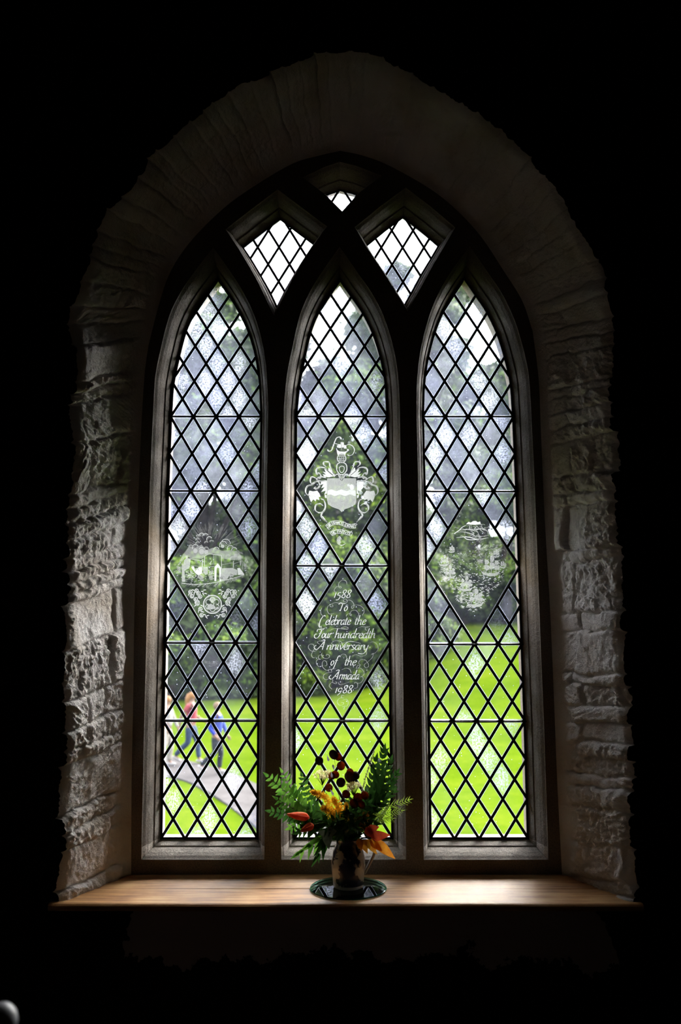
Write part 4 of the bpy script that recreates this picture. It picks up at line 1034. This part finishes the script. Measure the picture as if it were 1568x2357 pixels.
    skin_mesh('trousers', tr, te, cols[1], root)
    for sg, lg in ((1, fl), (-1, fr)):
        kn, an = lg
        s_ = MB(); q_ = Vector(S(an[0]+.05, .095*sg, an[1]-.045)); tilt = Matrix.Rotation(pose.get('toe_l' if sg > 0 else 'toe_r', 0), 3, 'Y')
        s_.ball(q_, .05*k, 0, 12, 8, (2.7, .95, .85), tilt); mesh_obj('shoe', s_.v, s_.f, cols[2], root, smooth=True)
    hb = MB(); hb.ball(S(.004, 0, 1.625), .1*k, 0, 14, 10, (.98, .88, 1.0))
    if hair_len > .05:
        hb.tube([S(-.03, 0, 1.64), S(-.075, 0, 1.55), S(-.085, 0, 1.55-hair_len*.6), S(-.08, 0, 1.55-hair_len)], [.09*k, .088*k, .075*k, .03*k], 12)
    mesh_obj('hair', hb.v, hb.f, cols[3], root, smooth=True)
    return root
c_pink = simple('pink_cotton', (.13,.02,.027), (.16,.035,.04), 12, .85); c_jean = simple('blue_denim', (.011,.018,.042), (.02,.033,.06), 14, .85)
c_white = simple('white_shoe', (.16,.15,.15), (.18,.175,.175), 20, .5); c_ginger = simple('ginger_hair', (.10,.042,.011), (.13,.066,.02), 40, .5)
c_blue = simple('royal_blue_cotton', (.004,.012,.11), (.011,.025,.16), 12, .8); c_black = simple('black_trouser', (.008, .010, .014), (.02, .022, .028), 14, .85)
c_sandy = simple('sandy_hair', (.06,.033,.017), (.09,.057,.03), 40, .5); c_cream = simple('cream_cotton', (.15,.14,.125), (.17,.16,.15), 12, .85)
c_beige = simple('beige_trouser', (.13,.115,.10), (.15,.14,.125), 12, .85)
def feet(px, py): p = PGnd(px, py, GZ+.06); return (p.x, p.y, p.z)
walk1 = dict(leg_l=((.16, .50), (.20, .10)), leg_r=((-.02, .50), (-.36, .16)), arm_l=((.02, 1.12), (.30, .98)), arm_r=((-.16, 1.14), (-.20, .90)), toe_r=.45, sleeve=.55)
walk2 = dict(leg_l=((.10, .49), (.06, .10)), leg_r=((.02, .50), (-.36, .18)), arm_l=((.10, 1.12), (.20, .92)), arm_r=((-.10, 1.12), (.08, .92)), toe_r=.5, sleeve=1.5)
person('person', feet(437, 1757), 1.70, -.25, walk1, (c_pink, c_jean, c_white, c_ginger), .30, 'person with long ginger hair, pink top and blue jeans walking on the path')
person('person', feet(496, 1781), 1.58, -.25, walk2, (c_blue, c_black, c_white, c_sandy), .02, 'person with short sandy hair, bright blue top and black trousers on the path')
person('person', feet(381, 1764), 1.64, -.25, walk2, (c_cream, c_beige, c_white, c_ginger), .15, 'person in cream clothes half hidden by the left window jamb')

# ------------------------------------------------------------------ glass mat and jug
JX, JY = PW(802, 2047, 3.06).x, 3.06
t = NT('clear_plate_glass'); gb = t.n('BsdfGlass'); gb.inputs['IOR'].default_value = 1.45; gb.inputs['Roughness'].default_value = 0.0; gb.inputs['Color'].default_value = (.90, 1, .97, 1)
trn = t.n('BsdfTransparent'); trn.inputs[0].default_value = (.90, .95, .94, 1); fr = t.n('Fresnel'); fr.inputs['IOR'].default_value = 1.55; gl = t.n('BsdfGlossy'); gl.inputs['Roughness'].default_value = .01
mx = t.n('MixShader'); t.l(fr.outputs[0], mx.inputs[0]); t.l(trn.outputs[0], mx.inputs[1]); t.l(gl.outputs[0], mx.inputs[2]); t.l(mx.outputs[0], t.out.inputs[0]); M['plate'] = t.m
t = NT('green_glass_edge'); p_ = t.pbsdf((.02, .16, .12), .15, Specular_IOR_Level=.8); tl = t.n('BsdfTransparent'); tl.inputs[0].default_value = (.35, .8, .68, 1)
mx = t.n('MixShader'); mx.inputs[0].default_value = .5; t.l(p_.outputs[0], mx.inputs[1]); t.l(tl.outputs[0], mx.inputs[2]); t.l(mx.outputs[0], t.out.inputs[0]); M['plate_edge'] = t.m
pm = MB(); rP = .1335; zt = .0065
def ringdisc(mb, r, z, m, flip=False, n=96):
    vs = [(r*math.cos(2*math.pi*j/n), r*math.sin(2*math.pi*j/n), z) for j in range(n)]; f_ = tuple(range(n)); mb.add(vs, [f_[::-1] if flip else f_], m)
ringdisc(pm, rP-.0015, zt, 0); ringdisc(pm, rP-.0015, .0012, 0, True)
pm.lathe([(rP-.0015, .0012), (rP, .003), (rP, zt-.0015), (rP-.0015, zt)], 96, m=1)
plate = mesh_obj('glass_mat', pm.v, pm.f, [M['plate'], M['plate_edge']], None, pm.m, loc=(JX, JY, ZS+.0008))
tag(plate, 'round clear glass mat with a green edge lying under the jug on the oak sill', 'glass mat')
t = NT('glazed_pottery_blue'); v = t.coord(); a = t.noise(v, 26, 3, .5); b = t.noise(v, 60, 3)
sp_ = t.n('SeparateXYZ'); t.l(v, sp_.inputs[0]); band = t.math('MULTIPLY', t.math('GREATER_THAN', sp_.outputs[2], .012), t.math('LESS_THAN', sp_.outputs[2], .3))
fr_c = t.math('MULTIPLY', t.math('SUBTRACT', .045, t.math('ABSOLUTE', sp_.outputs[0])), 4.5)
mk = t.math('MULTIPLY', t.ramp(t.math('ADD', a, fr_c), [(.52, (0, 0, 0)), (.57, (1, 1, 1))]), band)
mc = t.n('MixRGB'); t.l(mk, mc.inputs[0]); mc.inputs[1].default_value = (.42, .39, .36, 1); mc.inputs[2].default_value = (.012, .014, .05, 1)
t.pbsdf(mc.outputs[0], .22, t.bump(b, .1, .001), Coat_Weight=.5); M['pot'] = t.m
jug = empty('pottery_jug', (JX, JY, ZS+.0076), 'cream pottery jug with dark blue pattern holding the flowers on the glass mat', 'jug')
prof = [(.0, .0), (.048, .0), (.052, .003), (.0535, .012), (.0565, .04), (.0595, .07), (.059, .095), (.054, .118), (.046, .135), (.042, .147), (.044, .160), (.0465, .166), (.0445, .166), (.041, .158), (.039, .147), (.043, .134), (.051, .117), (.055, .095), (.055, .07), (.050, .02), (.0, .012)]
jb = MB(); jb.lathe(prof, 48); jo = mesh_obj('body', jb.v, jb.f, M['pot'], jug, smooth=True)
hb = MB(); hp = catmull([(.040, 0, .150), (.062, -.002, .156), (.088, -.004, .142), (.092, -.004, .118), (.080, -.003, .088), (.066, -.001, .062), (.055, 0, .042)], 6)
hb.tube(hp, [.0055]*len(hp), 10); ho = mesh_obj('handle', hb.v, hb.f, M['pot'], jug, smooth=True)

# ------------------------------------------------------------------ flowers in the jug
fm = dict(
 fern=leaf_mat('fern_green', (.04, .13, .015), (.12, .26, .035), 30, .5), dark=leaf_mat('laurel_dark', (.02, .065, .012), (.05, .14, .025), 30, .35, .3),
 pale=leaf_mat('ivy_pale', (.20, .28, .18), (.45, .50, .38), 60, .3), lime=leaf_mat('spray_lime', (.22, .36, .04), (.38, .50, .06), 40, .6),
 stem=simple('green_stem', (.05, .09, .02), (.10, .14, .04), 30, .6), dry=simple('dry_stem', (.16, .10, .05), (.26, .17, .09), 30, .7),
 gold=leaf_mat('goldenrod_yellow', (.80, .45, .02), (.95, .68, .05), 200, .6), amber=leaf_mat('goldenrod_amber', (.45, .18, .02), (.70, .33, .03), 200, .6),
 cream=leaf_mat('yarrow_cream', (.85, .76, .40), (.97, .93, .65), 200, .75), honesty=leaf_mat('honesty_disc', (.14, .035, .012), (.42, .13, .03), 90, .6),
 dusk=leaf_mat('honesty_dark', (.03, .018, .018), (.08, .045, .04), 60, .3), lily=leaf_mat('lily_orange', (.75, .14, .06), (.95, .38, .22), 45, .5),
 red=leaf_mat('autumn_red', (.35, .035, .02), (.60, .09, .03), 40, .55), orange=leaf_mat('autumn_orange', (.55, .16, .02), (.75, .33, .03), 40, .6),
 grass=leaf_mat('seed_grass', (.38, .34, .24), (.55, .50, .38), 90, .6), grey=leaf_mat('sage_grey', (.30, .28, .36), (.45, .42, .50), 60, .3))
JT = Vector((JX, JY, ZS+.165))
def FP(px, py, dy=0): return PW(px, py, JY+dy)
rf = random.Random(21)
def leafgeo(mb, base, dirv, nv, L, w_, m=0, curl=.12, seg=7, shape=.45, fold=.18):
    d = Vector(dirv).normalized(); nv = Vector(nv); nv = (nv-d*nv.dot(d)); nv = nv.normalized() if nv.length > 1e-5 else d.orthogonal().normalized(); s = d.cross(nv)
    vs = []; base = Vector(base)
    for i in range(seg+1):
        t_ = i/seg; ww = w_/2*(math.sin(math.pi*t_**shape)**.9 if 0 < t_ < 1 else .0)+(.0006 if i in (0, seg) else 0)
        p = base+d*L*t_-nv*curl*L*t_*t_
        vs += [p+s*ww+nv*fold*ww, p, p-s*ww+nv*fold*ww]
    mb.add(vs, [(3*i+j, 3*i+j+1, 3*i+j+4, 3*i+j+3) for i in range(seg) for j in (0, 1)], m)
def stemcurve(px, py, dy=0, bend=None, jit=.012):
    tip = FP(px, py, dy); b0 = JT+Vector((rf.uniform(-jit, jit), rf.uniform(-jit, jit), -.12)); b1 = JT+Vector(((tip.x-JT.x)*.10+rf.uniform(-jit, jit), (tip.y-JT.y)*.1, 0))
    b1.x = JT.x+max(-.03, min(.03, b1.x-JT.x))
    mid_ = b1.lerp(tip, .5)+Vector((0, 0, .03)) if bend is None else FP(*bend, dy*.5)
    return catmull([b0, b1, mid_, tip], 8)
def sprig(name, label, cat, group, px, py, dy=0, bend=None, sm='stem', r_=.0014):
    root = empty(name, (JT.x, JT.y, JT.z-.12), label, cat, group); c = stemcurve(px, py, dy, bend)
    b = MB(); b.tube(c, [r_*(1.25-.8*i/len(c)) for i in range(len(c))], 6); b.build('stem', fm[sm], root, True); return root, c
NV = Vector((0, -1, .25))
def pinnate(root, c, mat, n, t0, t1, L, w_, ang=60, name='leaflet', tip=True, droop=0, alt=False, spread=.35, shape=.45):
    k = len(c)
    for i in range(n):
        t_ = t0+(t1-t0)*i/(n-1); f_ = t_*(k-1); a = int(min(f_, k-2)); p = c[a].lerp(c[a+1], f_-a); d = (c[min(a+1, k-1)]-c[max(a-1, 0)]).normalized()
        env = .55+.6*math.sin(math.pi*min(1, (i+1)/n*.8+.12))
        for sg in ((1, -1) if not alt else ((1,) if i % 2 else (-1,))):
            q = Quaternion(Vector((0, 1, 0)), R(ang)*sg*rf.uniform(.85, 1.15)); dd = d.copy(); dd.rotate(q); dd += Vector((0, rf.uniform(-spread, spread), -droop))
            mb = MB(); leafgeo(mb, p, dd, NV+Vector((rf.uniform(-.4, .4), 0, rf.uniform(-.4, .4))), L*env*rf.uniform(.85, 1.12), w_*env, curl=rf.uniform(0, .3), shape=shape)
            mb.build(name, fm[mat], root, True)
    if tip:
        mb = MB(); leafgeo(mb, c[-1], c[-1]-c[-2], NV, L*.7, w_*.8); mb.build(name, fm[mat], root, True)
gF = 'fern fronds in the jug'
for (px, py, dy, bend, mat, n_, L, w_, lb) in [
    (618, 1788, -.03, (690, 1850), 'fern', 15, .036, .012, 'green fern frond reaching furthest left, tip before the first mullion'),
    (651, 1779, .0, (700, 1862), 'fern', 16, .032, .010, 'upright fern frond, second from the left of the bouquet'),
    (624, 1868, -.05, (700, 1885), 'dark', 13, .034, .012, 'drooping dark green frond at the left under the fern tips'),
    (696, 1788, .03, (722, 1860), 'dark', 12, .030, .012, 'dark green frond standing against the left edge of the middle light'),
    (668, 1906, -.03, (715, 1893), 'fern', 10, .030, .011, 'short frond with backlit oval leaflets low on the left'),
    (640, 1840, -.06, (705, 1880), 'fern', 14, .034, .011, 'green fern frond in front of the first mullion')]:
    rt, c = sprig('fern_frond', lb, 'fern', gF, px, py, dy, bend); pinnate(rt, c, mat, n_, .38, .97, L, w_*1.25, 60, spread=.5, shape=.6)
gL = 'dark leafy sprays on the right of the jug'
for (px, py, dy, bend, n_, L, w_, lb) in [
    (884, 1728, .02, (862, 1830), 22, .042, .011, 'tallest dark leafy spray, rising to the right of the dried seed heads'),
    (866, 1748, .05, (845, 1840), 18, .038, .010, 'dark leafy spray just left of the tallest one'),
    (912, 1782, .0, (870, 1850), 17, .040, .010, 'dark leafy spray leaning before the second mullion'),
    (899, 1752, -.03, (866, 1845), 18, .040, .010, 'dark leafy spray between the tallest and the leaning ones'),
    (905, 1822, -.05, (860, 1870), 12, .036, .009, 'lower dark spray of narrow leaves on the right')]:
    rt, c = sprig('leafy_spray', lb, 'foliage', gL, px, py, dy, bend); pinnate(rt, c, 'dark', int(n_*.75), .38, .98, L*.95, w_*1.5, 34, 'leaf', spread=.9, shape=.6)
gS = 'feathery lime green sprays'
for (px, py, dy, bend, lb) in [(940, 1842, -.02, (870, 1868), 'feathery lime spray, its tip furthest right before the second mullion'), (925, 1866, .02, (865, 1880), 'feathery lime spray below the furthest right tip'),
                     (884, 1872, .03, (850, 1880), 'short feathery lime spray over the right lattice'), (902, 1884, .0, (860, 1890), 'lowest feathery lime spray above the red leaves')]:
    rt, c = sprig('feathery_spray', lb, 'foliage', gS, px, py, dy, bend, 'stem', .001); pinnate(rt, c, 'lime', 22, .38, .99, .026, .0028, 42, 'needle_leaf', spread=.6)
# central dark leaves
gC = 'leaf sprigs over the jug rim'
for i, (px, py, dy, lb) in enumerate([(752, 1905, -.07, 'dark sprig left of centre above the jug'), (800, 1868, -.05, 'dark sprig in the middle under the golden plumes'), (838, 1884, -.07, 'dark sprig right of centre above the jug'), (776, 1888, -.09, 'star-shaped green sprig in front of the bouquet centre'), (822, 1905, -.09, 'dark sprig just over the jug rim on the right'), (735, 1885, -.02, 'dark sprig behind the orange lily'), (862, 1895, -.01, 'dark sprig behind the red autumn leaves'), (782, 1925, -.08, 'lowest dark sprig in front of the jug neck'), (712, 1862, -.04, 'dark sprig between the fern fronds and the golden plumes'), (848, 1850, -.05, 'dark sprig left of the leafy sprays'), (690, 1915, -.04, 'dark sprig under the small lily bud'), (815, 1842, -.03, 'dark sprig under the low honesty discs')]):
    rt, c = sprig('leaf_sprig', lb, 'foliage', gC, px, py, dy)
    pinnate(rt, c, 'dark', 9, .35, .98, .045, .015, 55, 'leaf', spread=.9, droop=.1)
# hanging pointed leaves
for (px, py, bend, lb) in [(690, 1962, (745, 1925), 'hanging pointed green leaf spray at the lower left, pointing outward'), (730, 1972, (760, 1920), 'hanging dark pointed leaves beside the jug on the left')]:
    rt, c = sprig('hanging_leaf_spray', lb, 'foliage', 'hanging leaf sprays', px, py, -.06, bend); pinnate(rt, c, 'fern' if px < 700 else 'dark', 4, .6, .95, .055, .017, 30, 'leaf', droop=.5)
rt, c = sprig('ivy_sprig', 'pale variegated leaf catching light left of the jug neck', 'foliage', None, 752, 1915, -.07)
for dd, L in (((.15, -.3, -1), .055), ((-1, -.2, .1), .03), ((.9, -.2, .1), .035)):
    mb = MB(); leafgeo(mb, c[-1], dd, (0, -1, .1), L, .034, shape=.6, fold=.1); mb.build('leaf', fm['pale'], rt, True)
# goldenrod
def petals(mb, p, r0):
    for j in range(3):
        a_ = Vector((rf.gauss(0, 1), rf.gauss(0, 1), rf.gauss(0, 1))).normalized(); b_ = a_.orthogonal().normalized()
        mb.add([p, p+a_*r0+b_*r0*.5, p+a_*r0*1.7, p+a_*r0-b_*r0*.5], [(0, 1, 2, 3)])
def plume(root, c, mat, t0, n, rad, fr_=.0028):
    mb = MB(); k = len(c)
    for i in range(n):
        t_ = t0+(1-t0)*rf.random(); f_ = t_*(k-1); a = int(min(f_, k-2)); p = c[a].lerp(c[a+1], f_-a); q = rad*(1.15-.8*(t_-t0)/(1-t0))
        p = p+Vector((rf.gauss(0, 1), rf.gauss(0, .8), rf.gauss(0, 1)))*q*.55; petals(mb, p, fr_*rf.uniform(.8, 1.6))
    mb.build('flower_head', fm[mat], root, True)
for (px, py, dy, bend, mat, rad, lb) in [
    (718, 1822, -.05, (752, 1840), 'gold', .009, 'golden yellow plume pointing left over the fern'), (742, 1858, -.07, (768, 1872), 'gold', .011, 'short golden plume below the topmost one'),
    (768, 1838, -.05, (784, 1872), 'gold', .014, 'broad golden plume in the middle of the bouquet'), (798, 1850, -.06, (796, 1880), 'gold', .009, 'small golden plume right of the broad one'),
    (843, 1876, -.07, (826, 1895), 'amber', .015, 'amber plume right of centre above the red leaves')]:
    rt, c = sprig('goldenrod', lb, 'flower', 'goldenrod plumes', px, py, dy, bend); plume(rt, c, mat, .60, 420, rad*1.35)
for (px, py, w_, lb) in [(742, 1782, 36, 'cream flat-topped yarrow head on the left'), (815, 1808, 28, 'cream yarrow head between the brown seed discs')]:
    rt, c = sprig('yarrow', lb, 'flower', 'yarrow heads', px, py+26, -.02, (770, 1870)); mb = MB(); ms_ = MB()
    for i in range(26):
        q = FP(px+rf.uniform(-w_/2, w_/2), py+rf.uniform(-8, 9), -.02+rf.uniform(-.022, .022)); ms_.tube([c[-1], (c[-1]+q)/2+Vector((0, 0, .002)), q], .0006, 5)
        for j in range(12): petals(mb, q+Vector((rf.gauss(0, .0035), rf.gauss(0, .003), rf.gauss(0, .0018))), .0026)
    mb.build('flower_head', fm['cream'], rt, True); ms_.build('stalks', fm['stem'], rt, True)
# honesty
for (tipx, tipy, discs, lb) in [
    (768, 1737, [(768, 1737, 11), (779, 1742, 9), (785, 1763, 10), (772, 1783, 9)], 'tallest stem of dry brown honesty discs in the middle'),
    (735, 1750, [(735, 1751, 10), (757, 1813, 9), (764, 1786, 8)], 'dry honesty stem leaning left over the cream yarrow'),
    (808, 1783, [(806, 1789, 13), (819, 1785, 9), (806, 1778, 9), (785, 1801, 11)], 'dry honesty stem with a dark red cluster right of centre'),
    (826, 1836, [(824, 1836, 11), (840, 1831, 9), (815, 1850, 10), (797, 1828, 9), (832, 1852, 9)], 'low dark honesty stem before the leafy sprays')]:
    rt, c = sprig('honesty_stem', lb, 'dried flower', 'honesty seed heads', tipx, tipy, -.02 if tipy < 1800 else -.06, None, 'dry', .001)
    for (x, y, r0) in discs:
        p = FP(x, y, (-.02 if tipy < 1800 else -.06)+rf.uniform(-.01, .01)); R_ = r0/645; mb = MB(); nvv = Vector((rf.uniform(-.5, .5), -1, rf.uniform(-.3, .3))).normalized(); a_ = nvv.orthogonal().normalized(); b_ = nvv.cross(a_)
        vs = [p+nvv*.0008]; nn = 16
        for ring in (.5, 1): vs += [p+(a_*math.cos(2*math.pi*j/nn)+b_*math.sin(2*math.pi*j/nn)*1.1)*R_*ring+nvv*(.001 if ring < 1 else 0) for j in range(nn)]
        vs.append(p-nvv*.0012)
        fs = [(0, 1+j, 1+(j+1) % nn) for j in range(nn)]+[(1+j, 1+nn+j, 1+nn+(j+1) % nn, 1+(j+1) % nn) for j in range(nn)]+[(2*nn+1, 1+nn+(j+1) % nn, 1+nn+j) for j in range(nn)]
        mb.add(vs, fs); near = min(c[8:], key=lambda s_: (s_-p).length); mb.tube([near, (near+p)/2+Vector((0, 0, .004)), p], .0005, 5)
        mb.build('seed_disc', fm['honesty'] if rf.random() < .6 else fm['dusk'], rt, True)
# seed grass
rt, c = sprig('seed_grass', 'thin pale grass ear rising at the right of the seed discs', 'grass', None, 862, 1727, .0, (835, 1815), 'dry', .0009); plume(rt, c, 'grass', .45, 330, .0042, .0016)
rt, c = sprig('sage_sprig', 'small greyish leaves among the honesty discs', 'foliage', None, 762, 1778, -.04, None, 'dry', .001)
for x, y, dd in ((757, 1752, (-.3, 0, 1)), (766, 1760, (.3, 0, -1)), (764, 1790, (-.1, 0, 1)), (768, 1830, (-.6, 0, 1)), (792, 1838, (.5, 0, 1))):
    mb = MB(); leafgeo(mb, FP(x, y, -.05), dd, NV, .022, .008); mb.build('leaf', fm['grey'], rt, True)
# lilies
for (px, py, ang, dy, lb) in [(712, 1882, 170, -.07, 'orange-pink lily bud opening to the left'), (722, 1898, 205, -.05, 'smaller orange lily bud under the larger one')]:
    rt, c = sprig('lily', lb, 'flower', 'lily buds', px, py, dy, (752, 1895), 'stem', .002); d = Vector((math.cos(R(ang)), -.15, math.sin(R(ang)))); L = .078 if py < 1890 else .05
    for j in range(6):
        q = 2*math.pi*j/6; s_ = d.orthogonal().normalized(); s_.rotate(Quaternion(d.normalized(), q)); mb = MB()
        leafgeo(mb, c[-1]+s_*.003, d+s_*.16, -s_, L, .026, curl=-.16, shape=.55, fold=-.25); mb.build('petal', fm['lily'], rt, True)
# autumn sprays
for (lb, mat, specs) in [
    ('red autumn leaf spray right of the jug neck', 'red', [((846, 1912), (872, 1903), .036), ((852, 1925), (897, 1922), .040), ((842, 1905), (862, 1930), .034)]),
    ('large orange autumn leaves hanging right of the jug', 'orange', [((832, 1932), (846, 1964), .030), ((842, 1932), (868, 1966), .030), ((852, 1932), (880, 1960), .032), ((862, 1934), (909, 1976), .040), ((826, 1930), (832, 1958), .028)])]:
    rt, c = sprig('autumn_leaf_spray', lb, 'foliage', 'autumn leaf sprays', 858, 1925 if mat == 'red' else 1932, -.07, (835, 1925), 'dry', .0014)
    for (a_, b_, w_) in specs:
        p = FP(*a_, -.07); q = FP(*b_, -.085); mb = MB(); leafgeo(mb, p, q-p, NV, (q-p).length*1.02, w_*.85, curl=.06, shape=.62, fold=.12); mb.build('leaf', fm[mat], rt, True)

# ------------------------------------------------------------------ grey knob in the bottom left corner
kp = PW(2, 2352, 1.35)
kr = .0245
post = empty('post', (kp.x, kp.y, 0), 'grey rounded post top at the bottom left corner of the view', 'post')
b = MB(); b.lathe([(.0, 0), (.05, 0), (.05, .02), (.016, .05), (.014, kp.z*.5), (.018, kp.z*.6), (.013, kp.z-.05), (.012, kp.z-.028), (.0, kp.z-.028)], 24)
mesh_obj('shaft', b.v, b.f, simple('dark_wood', (.05, .035, .025), (.08, .06, .045)), post, smooth=True)
b = MB(); b.ball((0, 0, kp.z), kr, 0, 20, 14, (1, 1, 1.1)); mesh_obj('knob', b.v, b.f, simple('pale_grey_paint', (.22, .22, .24), (.28, .28, .30), 20, .35), post, smooth=True)
